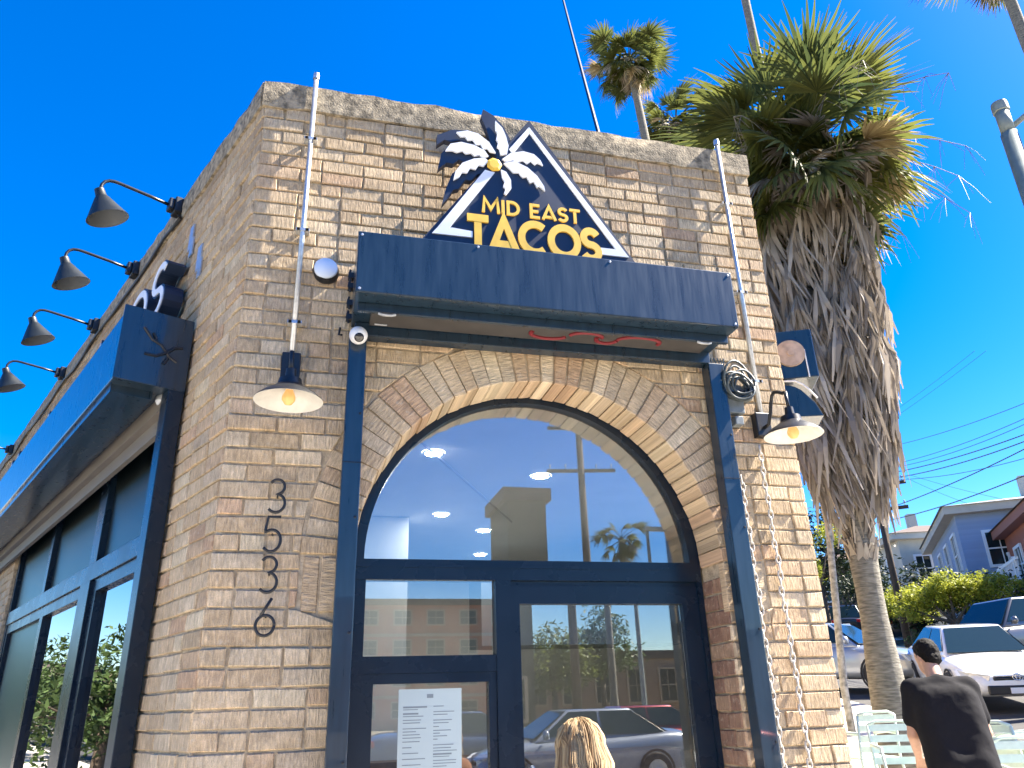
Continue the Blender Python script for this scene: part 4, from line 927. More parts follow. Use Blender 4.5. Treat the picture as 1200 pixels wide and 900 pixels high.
for i in range(5): s.fbox(O, A_, -B_, Z, .3 + i * 2.3, .42 + i * 2.3, 1.48, 1.60, ze - 2.7, ze - 1.8)
s.build('porch_railing', WHITE, rh)
C = gpos(960, 62); v = dirv(960); A_ = Matrix.Rotation(R(-90), 3, 'Z') @ v; B_ = v.copy()
house('brown_house', 'dark brown house glimpsed between the wall corner and the palm trunk', C, A_, B_, 7, 8, C.z, C.z + 4.4, C.z + 5.8, mat('brown siding', (.10, .075, .06), .85), ROOFB, ROOFB, [(1, 2, C.z + 2, C.z + 3.3), (4, 5, C.z + 2, C.z + 3.3)], [])

# =================================================================== CARS
def car(label, paint, pos, head, suv=False, group='cars parked on the side street', name='parked_car', scale=1.0):
    t = thing(name, label, 'car', tuple(pos), group, world=False); t.rotation_euler = (0, 0, head)
    fw_ = Vector((math.cos(head), math.sin(head), 0)); slope = (ground(pos[0] + fw_.x, pos[1] + fw_.y) - ground(pos[0] - fw_.x, pos[1] - fw_.y)) / 2
    t.rotation_euler = (0, -math.atan(slope), head); t.scale = (scale,) * 3
    if suv:
        st = [(-2.34, .66, .5, .92), (-2.28, .84, .34, 1.08), (-1.9, .93, .28, 1.12), (-1.2, .95, .26, 1.1), (0, .955, .26, 1.08), (.9, .95, .26, 1.08), (1.5, .94, .27, 1.04), (2.05, .90, .28, .96), (2.28, .80, .36, .84), (2.35, .6, .48, .72)]
        cb = dict(zb=1.06, zr=1.70, xw=1.0, xf=.35, xr=-1.75, xb=-2.2, wb=.86, wr=.66)
    else:
        st = [(-2.40, .62, .45, .78), (-2.33, .80, .30, .98), (-1.9, .88, .22, 1.06), (-1.2, .905, .2, 1.0), (0, .91, .2, .96), (.9, .905, .2, .95), (1.5, .895, .2, .89), (2.08, .85, .22, .78), (2.32, .75, .28, .66), (2.41, .52, .38, .56)]
        cb = dict(zb=.94, zr=1.45, xw=1.05, xf=.25, xr=-1.05, xb=-1.85, wb=.80, wr=.56)
    s = MB(); half = lambda w, zb, zt: [(0, zt + .025), (.55 * w, zt + .012), (.86 * w, zt - .03), (.985 * w, zt - .12), (w, (zb + zt) / 2), (.975 * w, zb + .08), (.82 * w, zb), (0, zb)]
    n = 14
    for (x, w, zb, zt) in st:
        hp = half(w, zb, zt); ring = hp + [(-y, z) for y, z in hp[-2:0:-1]]; s.v += [(x, y, z) for y, z in ring]
    fs = [(i * n + j, i * n + (j + 1) % n, (i + 1) * n + (j + 1) % n, (i + 1) * n + j) for i in range(len(st) - 1) for j in range(n)] + [tuple(range(n)), tuple(range((len(st) - 1) * n, len(st) * n))]
    s.f = fs; s.mi = [0] * len(fs); body = s.build('body', paint, t, smooth=True); m_ = body.modifiers.new('smooth', 'SUBSURF'); m_.levels = m_.render_levels = 2
    zb, zr, xw, xf, xr, xb, wb, wr = (cb[k] for k in ('zb', 'zr', 'xw', 'xf', 'xr', 'xb', 'wb', 'wr'))
    lo = [(xw, -wb), (xw, wb), (xb, wb), (xb, -wb)]; hi = [(xf, -wr), (xf, wr), (xr, wr), (xr, -wr)]
    s = MB(); s.hexa([(x, y, zb - .06) for x, y in lo], [(x, y, zr) for x, y in hi]); cab = s.build('cabin', paint, t, bevel=.05)
    cab.modifiers['bevel'].segments = 4; cab.data.polygons.foreach_set('use_smooth', [True] * 6)
    def pane(nm, a, b, c, d, ins=(.035, .035, .05, .06)):       # a,b bottom; c,d top (same side order)
        a, b, c, d = map(Vector, (a, b, c, d)); nn = (b - a).cross(d - a).normalized(); cen = (a + b + c + d) / 4
        if nn.dot(cen - Vector((-.4, 0, 1.1))) < 0: nn = -nn
        q = lambda u, v_: (a.lerp(b, u)).lerp(d.lerp(c, u), v_) + nn * .008
        k = MB(); N_ = 4; vs = []
        pts = [q(ins[0], ins[2]), q(1 - ins[1], ins[2]), q(1 - ins[1], 1 - ins[3]), q(ins[0], 1 - ins[3])]; k.prism(pts, -nn * .012); k.build(nm, CARGL, t, bevel=.004)
    L3 = [Vector((x, y, zb)) for x, y in lo]; H3 = [Vector((x, y, zr)) for x, y in hi]
    pane('windscreen', L3[0], L3[1], H3[1], H3[0]); pane('rear_window', L3[2], L3[3], H3[3], H3[2])
    for i0, i1 in ((1, 2), (3, 0)):
        a, b, c, d = L3[i0], L3[i1], H3[i1], H3[i0]; m0, m1 = a.lerp(b, .52), d.lerp(c, .52)
        pane('side_window', a, m0, m1, d, (.06, .03, .10, .08)); pane('side_window', m0, b, c, m1, (.03, .10, .10, .08))
    wx = 1.42 if not suv else 1.40; wr_ = .325 if not suv else .37; ww = st[4][1]
    for x in (wx, -wx + .02):
        for sy in (-1, 1):
            s = MB(); s.lathe([(.0, .0), (wr_ * .93, .0), (wr_, .03), (wr_, .19), (wr_ * .93, .22), (wr_ * .62, .225)], (x, sy * (ww - .205), wr_), (0, sy, 0), 24); w = s.build('wheel', TYRE, t, auto=40)
            s = MB(); s.lathe([(wr_ * .64, .222), (wr_ * .6, .205), (wr_ * .2, .20), (.03, .215), (0, .215)], (x, sy * (ww - .205), wr_), (0, sy, 0), 10); s.build('rim', GALV, w)
            s = MB(); s.lathe([(wr_ * 1.02, .0), (wr_ * 1.16, .0), (wr_ * 1.16, .006), (wr_ * 1.02, .006)], (x, sy * (ww - .004), wr_ + .01), (0, sy, 0), 24); s.build('wheel_arch', TYRE, t)
    fx, fz = st[-2][0], st[-2][3]
    for sy in (-1, 1):
        s = MB(); P = [(fx + .03, sy * .42, fz - .03), (fx - .16, sy * .76, fz + .02), (fx - .36, sy * .86, fz + .06), (fx - .22, sy * .83, fz - .10), (fx + .02, sy * .45, fz - .13)]
        s.prism(P, (.05, sy * .02, .012)); s.build('headlight', LAMPGL, t, bevel=.01)
        rx, rz = st[0][0], st[1][3]
        s = MB(); s.box(rx - .0, rx + .12, sy * .5 - .0 if sy > 0 else -.82, .82 if sy > 0 else -.5, rz - .22, rz - .08); s.build('tail_light', REDL, t, bevel=.02)
        s = MB(); s.tube([(xw - .25, sy * (wb + .02), zb + .02), (xw - .22, sy * (wb + .13), zb + .06)], .02, 6); s.lathe([(0, -.05), (.07, -.045), (.095, 0), (.08, .04), (0, .06)], (xw - .2, sy * (wb + .19), zb + .09), (1, 0, 0), 16); s.build('wing_mirror', paint, t, smooth=True)
    s = MB(); s.box(fx + .02, fx + .085, -.40, .40, fz - .12, fz - .055); s.box(fx + .03, fx + .10, -.52, .52, fz - .36, fz - .20); s.build('grille', BLACK, t, bevel=.02)
    s = MB(); s.box(fx + .04, fx + .09, -.40, .40, fz - .05, fz - .025); s.build('chrome_bar', CHROME, t, bevel=.008)
    s = MB()
    for ra, rb_ in ((.085, .06), (.035, .055), (.07, .025)):
        s.tube([(fx + .10, ra * math.cos(a), fz - .06 + rb_ * math.sin(a) + (.02 if rb_ < .03 else 0)) for a in [i * math.pi / 12 for i in range(25)]], .008, 6)
    s.build('emblem', CHROME, t, smooth=True)
    s = MB(); s.box(fx + .10, fx + .112, -.16, .16, fz - .34, fz - .24); s.build('number_plate', PLATE, t)
    s = MB(); s.box(st[0][0] - .03, st[0][0] - .01, -.16, .16, .72, .82); s.build('number_plate', PLATE, t)
    return t
def cp(col, metal=.35): return mat('car paint', col, .28, metal=metal, spec=.6, coat=1.0)
CW, CD, CG, CS, CR_ = cp((.72, .73, .74), 0), cp((.018, .02, .024)), cp((.13, .125, .12)), cp((.30, .33, .37)), cp((.35, .03, .03))
vdir = lambda px: math.atan2(dirv(px).y, dirv(px).x)
hd_ = vdir(1187) + math.pi + R(17); p = gpos(1196, 16.2) - Vector((math.cos(hd_), math.sin(hd_), 0)) * 2.2; p.z = ground(p.x, p.y)
car('white sedan with round chrome emblem parked beside the pavement tables', CW, p, hd_, scale=.92)
car('dark sport utility car parked uphill, glimpsed left of the palm trunk', CD, gpos(1001, 47), vdir(1001) + R(6), suv=True)
car('dark blue grey sport utility car parked uphill behind the low yellow green tree', cp((.03, .04, .05)), gpos(1074, 40), vdir(1074) + R(4), suv=True)
car('grey brown sport utility car parked across the street by the forked tree', CG, gpos(1208, 24), vdir(1200) + math.pi + R(-48), suv=True)
car('silver blue hatchback parked just past the wall corner', CS, gpos(984, 21), vdir(990) + math.pi + R(62))

# =================================================================== POLES AND WIRES
def util_pole(label, base, h, hd, r0=.14, arms=((-.5, 1.2),), group='wooden utility poles'):
    t = thing('utility_pole', label, 'pole', tuple(base), group); b = Vector(base); a = Vector((math.cos(hd), math.sin(hd), 0))
    s = MB(); s.tube([b - Z * .2, b + Z * h], [r0, r0 * .7], 12); s.build('post', WOODP, t, smooth=True)
    for dz, w in arms:
        s = MB(); c = b + Z * (h + dz); s.fbox(c, a, Vector((-a.y, a.x, 0)), Z, -w, w, -.05, .05, -.06, .06); s.build('crossarm', WOODP, t)
        for k in (-.9, -.45, .45, .9):
            s = MB(); s.lathe([(0, .22), (.03, .2), (.04, .12), (.02, .1), (.02, .0)], c + a * w * k + Z * .06, Z, 8); s.build('insulator', GALV, t)
    return t
u0 = gpos(1077, 32); pt_ = at(1022, 560, 32); util_pole('dark wooden utility pole on the hill seen right of the palm trunk', u0, pt_.z - u0.z, vdir(1040) + R(90), arms=((-1.25, 1.0), (-.3, 1.1)))
u1 = gpos(968, 55); pt1 = at(968, 625, 55); util_pole('far wooden utility pole between the wall corner and the palm trunk', u1, pt1.z - u1.z, vdir(968) + R(90), r0=.12, arms=((-.4, 1.0),))
def wire(label, a, b, sag=.3, r=.012, group='overhead wires over the hillside street'):
    a, b = Vector(a), Vector(b); s = MB(); s.tube([a.lerp(b, i / 16) - Z * (sag * 4 * (i / 16) * (1 - i / 16)) for i in range(17)], r, 5); return tag(s.build('overhead_wire', BLACK), label, 'wire', group)
zw = lambda x, y, dd: at(1000 + x / 4.5, 420 + y / 4.5, dd)
WIRES = [((180, 468), (980, 205)), ((180, 565), (980, 282)), ((180, 582), (980, 312)), ((180, 608), (980, 372)), ((180, 636), (980, 408)), ((180, 640), (980, 505)), ((120, 812), (980, 438)), ((120, 868), (980, 585))]
WL = 'thin black overhead wire crossing the blue sky right of the skirted palm'
for i, (a, b) in enumerate(WIRES): wire(WL, zw(*a, 32), zw(*b, 24), .12 + .03 * (i % 3), .010 if i in (0, 1, 2, 5) else .016)
for a, b in (((160, 315), (640, -40)), ((160, 350), (700, -40)), ((250, 615), (600, 765)), ((300, 615), (800, 745))):
    wire('faint thin wire slanting across the sky right of the skirted palm', zw(*a, 34), zw(*b, 30), .05, .006, 'faint slanting wires')
rp = wall(703, 153, -.1); wire('twisted black service cable rising from the concrete coping', (rp.x, .1, 4.93), at(645, -60, 9), .06, .014, None)
s = MB(); a_ = wall(716, 158, -.05); s.box(a_.x - .04, a_.x + .05, .03, .11, 4.925, 4.955); s.tube([(a_.x, .07, 4.95), (rp.x, .1, 4.955)], .01, 6); tag(s.build('cable_anchor', BLACK), 'small black cable anchor on top of the coping', 'anchor')
# street lamp at the right
d = ray(1180, 150); lp = CAM + d * 9.2; t = thing('street_lamp', 'grey green street lamp pole with side arm against the sky', 'street lamp', (lp.x, lp.y, ground(lp.x, lp.y)))
LPM = mat('lamp post paint', (.20, .235, .22), .6, noise=.2, nscale=10); topz = (CAM + ray(1172, 112) * 9.2).z
s = MB(); s.tube([(lp.x, lp.y, ground(lp.x, lp.y)), (lp.x, lp.y, topz - .45)], [.12, .092], 16); s.tube([(lp.x, lp.y, topz - .45), (lp.x, lp.y, topz - .12)], .078, 16); s.build('post', LPM, t, smooth=True)
s = MB(); s.lathe([(.0, .02), (.085, .01), (.092, -.02), (.092, -.12), (.078, -.13)], (lp.x, lp.y, topz), Z, 18); s.build('post_cap', LPM, t, auto=40)
s = MB(); e_ = RX * 1; e_ = Vector((e_.x, e_.y, 0)).normalized(); s.tube([Vector((lp.x, lp.y, topz - .35)) + e_ * .06, Vector((lp.x, lp.y, topz - .12)) + e_ * .35, Vector((lp.x, lp.y, topz + .5)) + e_ * 1.6], .035, 10); s.build('arm', LPM, t, smooth=True)
q = Vector((lp.x, lp.y, topz + .5)) + e_ * 1.6; s = MB(); s.fbox(q, e_, Vector((-e_.y, e_.x, 0)), Z, -.05, .65, -.13, .13, -.06, .08); s.build('lamp_head', LPM, t, bevel=.03)

# =================================================================== PAVEMENT FURNITURE
def chair():
    t = thing('metal_chair', '', 'chair', group='pale green metal chairs on the pavement', world=False)
    for sx in (-1, 1):
        s = MB(); s.tube([(sx * .24, .25, 0), (sx * .225, .22, .45), (sx * .235, .20, .66)], .013, 8); s.build('leg', CHAIRM, t, smooth=True)
        s = MB(); s.tube([(sx * .23, -.30, 0), (sx * .21, -.22, .45), (sx * .20, -.27, .84)], .013, 8); s.build('leg', CHAIRM, t, smooth=True)
        s = MB(); s.tube([(sx * .235, .21, .66), (sx * .25, .0, .68), (sx * .21, -.245, .67)], .016, 8); s.build('armrest', CHAIRM, t, smooth=True)
    s = MB(); s.box(-.215, .215, -.21, .23, .435, .455); s.build('seat', CHAIRM, t, bevel=.008)
    s = MB(); s.tube([(-.20, -.27, .84), (-.12, -.29, .87), (.12, -.29, .87), (.20, -.27, .84)], .014, 8); s.build('top_rail', CHAIRM, t, smooth=True)
    for k in range(4):
        z = .50 + k * .095; y = -.225 - .05 * (z - .45) / .4; s = MB(); s.hexa([(-.2, y - .004, z), (.2, y - .004, z), (.2, y + .006, z), (-.2, y + .006, z)], [(-.2, y - .012, z + .06), (.2, y - .012, z + .06), (.2, y - .002, z + .06), (-.2, y - .002, z + .06)]); s.build('back_slat', CHAIRM, t)
    return t
ch = chair()
cl = [(1004, 9.4, 30, 'pale green metal chair with slatted back beside the wall corner'), (1044, 8.6, 195, 'pale green metal chair with armrests in front of the palm trunk'), (1168, 8.6, -30, 'pale green metal chair by the white table beyond the man'), (1196, 7.6, 200, 'pale green metal chair in front of the white sedan'), (1190, 9.3, 80, 'pale green metal chair under the white sedan bumper')]
for i, (px, dd, ro, lab) in enumerate(cl):
    o = ch if i == 0 else copy_tree(ch); p = gpos(px, dd); o.location = (p.x, p.y, p.z + .004); o.rotation_euler = (0, 0, vdir(px) - math.pi / 2 + R(ro)); o['label'] = lab
p = gpos(1184, 8.3); t = thing('cafe_table', 'small round white metal table beside the man in black', 'table', tuple(p))
s = MB(); s.lathe([(0, .735), (.33, .735), (.345, .725), (.345, .71), (.33, .705), (0, .705)], p, Z, 32); s.build('table_top', CHAIRM, t, auto=40)
s = MB(); s.tube([p, p + Z * .705], .025, 10); s.build('pedestal', CHAIRM, t, smooth=True)
for k in range(4): s = MB(); a = k * math.pi / 2 + .4; s.tube([p + Z * .12, p + Vector((math.cos(a) * .16, math.sin(a) * .16, .08)), p + Vector((math.cos(a) * .3, math.sin(a) * .3, .012))], .013, 8); s.build('foot', CHAIRM, t, smooth=True)
p = gpos(1020, 8.9); t = thing('planter_box', 'low dark planter box in front of the palm trunk', 'planter', tuple(p)); a = dirv(1050); b = Vector((-a.y, a.x, 0))
s = MB(); s.fbox(p, a, b, Z, .4, .8, -.9, .35, 0, .34); s.build('box', mat('dark timber', (.05, .045, .04), .8, noise=.3), t, bevel=.01)
s = MB(); s.fbox(p, a, b, Z, .44, .76, -.86, .31, .3405, .36); s.build('soil', EARTH, t)

# =================================================================== PEOPLE
def capsule(s, a, b, ra, rb, n=14):
    a, b = Vector(a), Vector(b); d = (b - a); L_ = d.length; d.normalize()
    prof = [(ra * math.cos(t), -ra * math.sin(-t) if False else ra * math.sin(t)) for t in [R(-90 + 15 * i) for i in range(7)]] + [(rb * math.cos(t), L_ + rb * math.sin(t)) for t in [R(15 * i) for i in range(7)]]
    prof[0] = (1e-4, prof[0][1]); prof[-1] = (1e-4, prof[-1][1])
    n0 = len(s.v); s.lathe(prof, a, d, n); k = len(prof); s.f += [tuple(n0 + j for j in range(n - 1, -1, -1)), tuple(n0 + (k - 1) * n + j for j in range(n))]; s.mi += [0, 0]
def ellip(s, c, rx, ry, rz, n=20):
    n0 = len(s.v); k = 14
    vs = [(c[0] + rx * math.sin(math.pi * (i + .01) / (k - .98 + 0)) * math.cos(2 * math.pi * j / n), c[1] + ry * math.sin(math.pi * (i + .01) / (k - .98)) * math.sin(2 * math.pi * j / n), c[2] - rz * math.cos(math.pi * (i + .01) / (k - .98))) for i in range(k) for j in range(n)]
    s.add(vs, [(i * n + j, i * n + (j + 1) % n, (i + 1) * n + (j + 1) % n, (i + 1) * n + j) for i in range(k - 1) for j in range(n)] + [tuple(range(n - 1, -1, -1)), tuple(range((k - 1) * n, k * n))])
def fuse(s, name, mt, parent, vox=.009, smooth=6):
    me = s.mesh(name + '_raw', mt); o = bpy.data.objects.new('tmp', me); COL.objects.link(o)
    m1 = o.modifiers.new('r', 'REMESH'); m1.mode = 'VOXEL'; m1.voxel_size = vox; m1.use_smooth_shade = True
    m2 = o.modifiers.new('s', 'SMOOTH'); m2.iterations = smooth; m2.factor = .5
    dg = bpy.context.evaluated_depsgraph_get(); dg.update(); me2 = bpy.data.meshes.new_from_object(o.evaluated_get(dg)); bpy.data.objects.remove(o)
    me2.name = name; me2.polygons.foreach_set('use_smooth', [True] * len(me2.polygons)); return obj(name, me2, parent)
def hand(s, w, d, side_, down):            # wrist, direction of the fingers, sideways (thumb) direction
    w = Vector(w); d = Vector(d).normalized(); sd = Vector(side_).normalized(); nn = d.cross(sd).normalized()
    for k in (-.022, -.007, .008, .022): capsule(s, w + d * .02 + sd * k * .7, w + d * .085 + sd * k, .014, .012, 8)
    for k, l in ((-.03, .055), (-.010, .072), (.010, .078), (.030, .068)):
        a = w + d * .09 + sd * k; b = a + d * l * .5 + nn * down * .012; c = b + d * l * .35 + nn * down * .03; capsule(s, a, b, .0095, .0088, 8); capsule(s, b, c, .0088, .0075, 8)
    a = w + d * .03 + sd * .026; b = a + d * .035 + sd * .026 + nn * down * .01; capsule(s, a, b, .012, .0105, 8); capsule(s, b, b + d * .03 + sd * .004 + nn * down * .012, .0105, .0085, 8)
def person(label, pos, head, female=False, sc=1.0, lean=.0):
    t = thing('person', label, 'person', tuple(pos), world=False); t.rotation_euler = (0, 0, head); t.scale = (sc,) * 3
    k = .9 if female else 1.0
    hip = [Vector((sx * .085 * (1.08 if female else 1), 0, .93)) for sx in (-1, 1)]
    def up(x, y, z): f = max(0, z - .95); return Vector((x, y + lean * f + .10 * lean * f * f, z - .12 * lean * f))     # upper body leans forward
    chest = [up(sx * .105 * k, .02, 1.30) for sx in (-1, 1)]; sh = [up(sx * .185 * k, .0, 1.455) for sx in (-1, 1)]
    elb = [sh[0] + Vector((-.055, .0, -.30)), sh[1] + Vector((.055, .01, -.30))]; wr = [elb[0] + Vector((.05, .20, -.15)), elb[1] + Vector((-.03, .20, -.15))]
    nk0, nk1 = up(0, -.01, 1.47), up(0, .03, 1.57); turn = Matrix.Rotation(R(22), 3, 'Z') @ Matrix.Rotation(R(-18), 3, 'X')
    hc = up(0, .065, 1.68)
    def H(x, y, z): return hc + turn @ Vector((x, y, z))
    def torso(s, e):
        for i in (0, 1):
            capsule(s, hip[i], chest[i], .118 * k + e, .118 * k + e); capsule(s, chest[i], sh[i] - Vector((0, 0, .03)), .112 * k + e, .07 + e)
        capsule(s, hip[0], hip[1], .12 + e, .12 + e); capsule(s, sh[0], sh[1], .068 + e, .068 + e); capsule(s, up(-.07, -.03, 1.25), up(-.08, -.035, 1.40), .09 + e, .08 + e); capsule(s, up(.07, -.03, 1.25), up(.08, -.035, 1.40), .09 + e, .08 + e)
        capsule(s, up(-.10, -.02, 1.44), nk0 + Vector((0, -.01, .02)), .062 + e, .055 + e); capsule(s, up(.10, -.02, 1.44), nk0 + Vector((0, -.01, .02)), .062 + e, .055 + e)
    s = MB(); torso(s, 0)
    for i, sx in ((0, -1), (1, 1)):
        capsule(s, sh[i], elb[i], .056 * k, .042 * k); capsule(s, elb[i], wr[i], .044 * k, .028 * k); hand(s, wr[i], wr[i] - elb[i] + Vector((0, 0, -.05)), (-sx, .15, .1), 1)
        kn = hip[i] + Vector((sx * .02, .02, -.44)); an = kn + Vector((0, -.03, -.41)); capsule(s, hip[i], kn, .092, .062); capsule(s, kn, an, .062, .042); capsule(s, an + Vector((0, -.03, -.04)), an + Vector((sx * .02, .17, -.045)), .036, .034)
    capsule(s, nk0 - Z * .03, nk1, .06 * k, .056 * k); capsule(s, nk1, hc + Vector((0, -.02, -.02)), .056 * k, .06)
    hs_ = MB(); ellip(hs_, (0, -.005, .02), .077, .098, .105); ellip(hs_, (0, .03, -.045), .06, .065, .075); capsule(hs_, (0, .085, .005), (0, .108, -.028), .011, .015, 8)
    for sx in (-1, 1): ellip(hs_, (sx * .078, -.012, -.01), .012, .022, .033, 10); ellip(hs_, (sx * .03, .078, .012), .013, .012, .009, 10)
    capsule(hs_, (-.022, .086, -.066), (.022, .086, -.066), .009, .009, 8)
    n0 = len(s.v); s.v += [tuple(H(*v_)) for v_ in hs_.v]; s.f += [tuple(i + n0 for i in f) for f in hs_.f]; s.mi += hs_.mi
    fuse(s, 'body', SKIN, t, .0075, 4)
    s = MB(); torso(s, .016)
    for i in (0, 1): capsule(s, sh[i], sh[i].lerp(elb[i], .66), .075 * k, .072 * k)
    for xx in (-.10, -.05, 0, .05, .10): capsule(s, up(xx, -.005, .86), up(xx * 1.05, -.015, 1.36), (.136 - .1 * xx * xx) * k, (.128 - .3 * xx * xx) * k)
    tee = fuse(s, 'shirt', TEE if not female else mat('rust knit', (.20, .09, .05), .9), t, .012, 16)
    # cloth folds
    tx = bpy.data.textures.new('folds', 'CLOUDS'); tx.noise_scale = .11; dm = tee.modifiers.new('folds', 'DISPLACE'); dm.texture = tx; dm.strength = .011; dm.mid_level = .5; dm.texture_coords = 'LOCAL'
    s = MB()
    for i, sx in ((0, -1), (1, 1)):
        kn = hip[i] + Vector((sx * .02, .02, -.44)); an = kn + Vector((0, -.03, -.40)); capsule(s, hip[i], kn, .112, .082); capsule(s, kn, an, .082, .068)
    capsule(s, hip[0], hip[1], .128, .128); capsule(s, hip[0] - Z * .1, hip[1] - Z * .1, .115, .115); fuse(s, 'trousers', JEANS, t, .012, 4)
    for i, sx in ((0, -1), (1, 1)):
        s = MB(); an = hip[i] + Vector((sx * .02, -.01, -.85)); capsule(s, an + Vector((0, -.03, -.025)), an + Vector((sx * .02, .18, -.035)), .05, .045); fuse(s, 'shoe', BLACK, t, .012, 3)
    if not female:
        hs_ = MB(); ellip(hs_, (0, -.024, .046), .084, .094, .092); ellip(hs_, (0, -.05, -.012), .074, .06, .07); ellip(hs_, (0, .012, .084), .068, .058, .045)
        for sx in (-1, 1): ellip(hs_, (sx * .05, -.03, .03), .035, .06, .06)
        s = MB(); s.v = [tuple(H(*v_)) for v_ in hs_.v]; s.f = hs_.f; s.mi = hs_.mi; hr = fuse(s, 'hair', HAIRD, t, .008, 2)
        tx = bpy.data.textures.new('hairtex', 'CLOUDS'); tx.noise_scale = .02; dm = hr.modifiers.new('tufts', 'DISPLACE'); dm.texture = tx; dm.strength = .014
    else:
        hs_ = MB(); ellip(hs_, (0, -.02, .04), .085, .10, .098); ellip(hs_, (0, -.05, -.06), .08, .06, .12); s = MB(); s.v = [tuple(H(*v_)) for v_ in hs_.v]; s.f = hs_.f; s.mi = hs_.mi
        s.t = [.25] * len(s.v); s.build('hair', HAIRB, t, smooth=True)
        r = random.Random(8); q = MB(); hc_ = Vector((0, -.02, .04)); rad_ = Vector((.090, .106, .101))
        for i in range(1100):
            sg = r.choice((-1, 1)); y0 = r.uniform(-.6, .75); P0 = Vector((sg * r.uniform(.02, .10), y0, math.sqrt(1 - y0 * y0 * .95)))
            a = R(r.triangular(25, 182, 130)); T_ = Vector((sg * math.sin(a), math.cos(a), -.05)); lump = 1 + .05 * math.sin(a * 9 + sg) + r.uniform(-.01, .035)
            pts = []
            for f in (0, .25, .5, .75, 1.0):
                v_ = P0.normalized().lerp(T_, f).normalized() * (lump * (1 + .04 * math.sin(math.pi * f))); pts.append(hc_ + Vector((v_.x * rad_.x, v_.y * rad_.y, v_.z * rad_.z)))
            e_ = pts[-1]; wv = r.uniform(-.014, .014)
            for k_, dz in ((1, .07), (2, .15), (3, .24), (4, .33 + r.uniform(-.05, .04))):
                pts.append(Vector((e_.x * (1 + .07 * k_) + wv * math.sin(k_ * 2.1), min(e_.y, .045) * (1 + .04 * k_) - .008 * k_ + wv * math.cos(k_ * 1.7), e_.z - dz)))
            q.tube([H(*p_) for p_ in pts], [.0014, .002, .0024, .0025, .0026, .0026, .0024, .002, .0006], 4, tint=min(1, max(0, .45 + .4 * math.sin(a * 11 + 3 * sg) * .6 + r.uniform(-.3, .35))))
        q.build('hair_strands', HAIRB, t, smooth=True)
    return t
hp = at(1097, 770, 6.4); person('man in black t-shirt and dark trousers seen from behind beside the wall corner', (hp.x - .08, hp.y - .12, ground(hp.x, hp.y) + .004), vdir(1090) - math.pi / 2 + R(14), sc=.95, lean=.34)
wp = at(668, 850, 2.75); person('woman with long blonde hair standing before the glass door', (wp.x, wp.y - .06, .004), vdir(668) - math.pi / 2 + R(-6), True, .845, .05)

# =================================================================== ACROSS THE STREET (seen mirrored in the glass)
RB = mat('red brick facade', (.50, .19, .10), .9, noise=.2, nscale=1); TANB = mat('tan band', (.42, .33, .22), .9)
def block(name, label, x0, x1, y, dep, z0, h, wm, rows, cols, storey):
    t = thing(name, label, 'building', ((x0 + x1) / 2, y - dep / 2, z0)); s = MB(); s.box(x0, x1, y - dep, y, z0 - 1, z0 + h); s.build('wall', wm, t)
    s = MB(); s.box(x0 - .2, x1 + .2, y - dep - .2, y + .2, z0 + h, z0 + h + .5); s.build('roof', ROOFB, t)
    for k in range(1, rows): s = MB(); s.box(x0 - .02, x1 + .02, y + .002, y + .08, z0 + k * storey - .15, z0 + k * storey + .1); s.build('band', TANB, t)
    for i in range(rows):
        for j in range(cols):
            cx = x0 + (j + .5) * (x1 - x0) / cols; z = z0 + i * storey + storey * .35; w = (x1 - x0) / cols * .24; window_on(t, Vector((cx, y, 0)), -X, Y, -w, w, z, z + storey * .45, TANB)
    return t
block('apartment_building', 'red brick apartment block mirrored in the sidelight and door glass', -2, 20, -62, 14, 0, 9.4, RB, 4, 8, 2.35)
block('shop_building', 'olive grey block across the street mirrored in the arched window', 7.4, 9.0, -25, 3, 0, 9.1, mat('olive render', (.06, .056, .04), .9), 1, 1, 3)
block('shop_building', 'grey low shop beside the white shop mirrored in the door glass', 41, 60, -30, 8, 0, 5.2, mat('grey render', (.3, .3, .31), .9), 1, 5, 5)
block('shop_building', 'long cream low shop mirrored behind the parked cars', -30, -4, -32, 8, 0, 4.6, CREAM, 1, 8, 4.4)
block('shop_building', 'brown low shop between apartment block and white shop, mirrored', 14, 25, -44, 8, 0, 4.0, mat('brown render', (.3, .2, .13), .9), 1, 5, 4.2)
block('shop_building', 'white low shop across the street mirrored in the door glass', 22, 40, -30, 8, 0, 4.2, PLAST, 1, 6, 4)
util_pole('tall wooden pole across the street mirrored in the arched window', Vector((9.6, -22.2, 0)), 11.6, R(10), r0=.17, arms=((-2.0, 1.3), (-.3, 1.2)))
t = thing('street_lamp', 'slim street lamp across the street mirrored at the foot of the arched window', 'street lamp', (10.4, -18.6, 0))
s = MB(); s.tube([(10.4, -18.6, 0), (10.4, -18.6, 6.6)], [.09, .05], 10); s.build('post', LPM, t); s = MB(); s.box(10.3, 11.7, -18.7, -18.5, 6.6, 6.72); s.build('lamp_head', LPM, t)
palm('tall_palm_tree', 'small fan palm across the street mirrored at the foot of the arched window', (15.4, -32.8, 0), 9.2, 1.0, 26, .2, 15, ndead=6, flare=1.2)
TR = [(13.5, -36, 5.0), (17, -38, 6.0), (28, -24, 5), (-16, -24, 6.5), (-24, -9, 7.5), (-30, 4, 7.5), (-26, 16, 8), (-17, -13, 6), (36, -20, 6)]
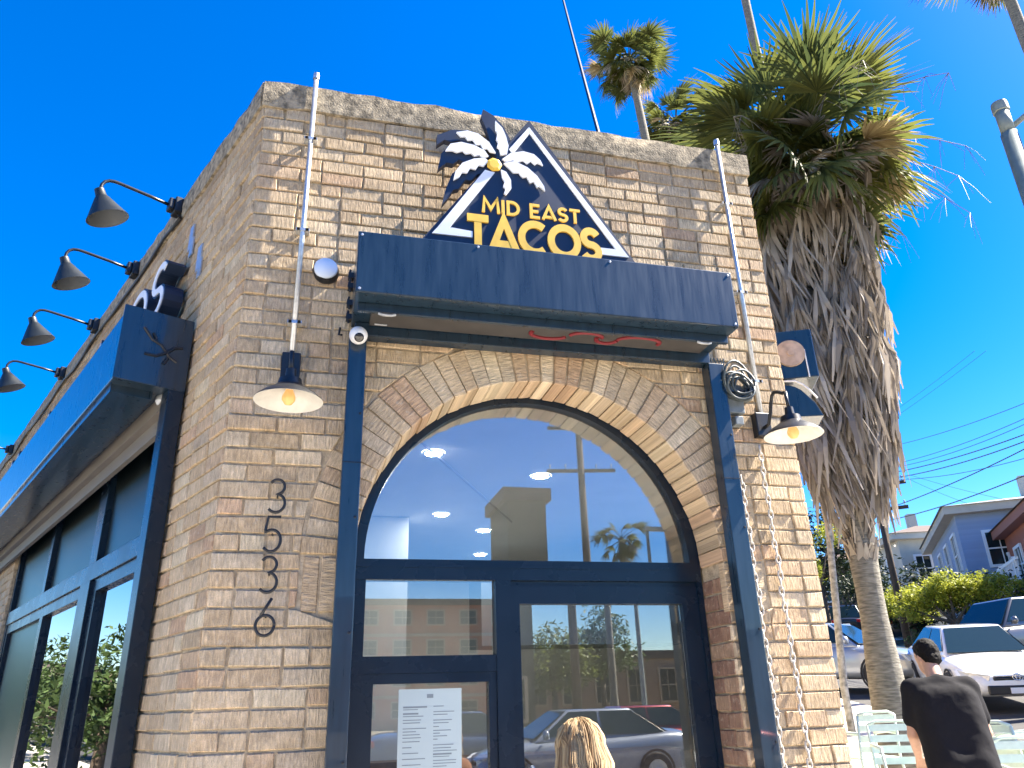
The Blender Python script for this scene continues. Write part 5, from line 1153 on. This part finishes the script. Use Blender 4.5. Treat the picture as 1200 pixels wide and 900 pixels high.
for i, (x, y, h) in enumerate(TR):
    tree('street_tree', 'leafy green street tree mirrored in the shop glass', (x, y, ground(x, y)), h, [(-.9, .2, h * .66, 1.5, 1.4, 1.3), (.9, -.4, h * .7, 1.5, 1.4, 1.3), (0, .5, h * .86, 1.3, 1.3, 1.1)], 3500, GREEN if i % 2 else leaf_mat('mid green leaf', (.06, .085, .02), (.2, .23, .06), .35), 60 + i, leaf=.14, trunk=.16, group='street trees mirrored in the glass')
car('white van like car across the street mirrored in the door glass', CW, (14, -15.6, 0), 0, suv=True, group='cars mirrored in the glass')
car('red car across the street mirrored in the door glass', CR_, (9.2, -15.6, 0), 0, group='cars mirrored in the glass')
car('silver car in the street lane mirrored in the door glass', CS, (5.6, -11.8, 0), math.pi, group='cars mirrored in the glass')
car('dark blue car across the street mirrored in the sidelight glass', cp((.04, .07, .14)), (3.9, -15.8, 0), 0, group='cars mirrored in the glass')
car('blue car in the left street mirrored in the side windows', cp((.05, .09, .2)), (P_s(15, 6.6, 0).x, P_s(15, 6.6, 0).y, 0), R(115), group='cars mirrored in the glass')
util_pole('wooden pole in the left street mirrored in the side windows', Vector((-7.2, 13.2, 0)), 5.6, R(60), arms=((-.6, 1.2),))

strip('pavement', PAVE, CL, SD, SN, .0, 90, .15, 4.8, .006, .15, 2)
strip('road', ASPH, CL, SD, SN, -2, 100, 4.8, 12.5, -.047, 0, 2)

for i, (s_, o_) in enumerate(((19, 4.1), (25, 4.4), (32, 4.1), (40, 4.6), (52, 5.5), (64, 9), (75, 14), (70, 5), (34, 14))):
    p = P_s(s_, o_, 0)
    tree('hedge_tree', 'dense bushy tree along the left street mirrored in the side windows', (p.x, p.y, ground(p.x, p.y)), 3.4, [(-1.0, 0, 1.2, 1.4, 1.4, 1.1), (1.0, .3, 1.3, 1.4, 1.4, 1.1), (0, 0, 2.4, 1.3, 1.3, 1.0)], 3500, GREEN, 90 + i, leaf=.11, trunk=.15, group='bushy trees along the left street')
C = P_s(92, -4, 0); house('cream_house', 'cream house at the end of the left street mirrored in the side windows', C, SN, SD, 26, 8, 0, 5.5, 7, CREAM, ROOFB, CREAM, [(2 + 4 * k, 3.6 + 4 * k, 2, 4) for k in range(6)], [])
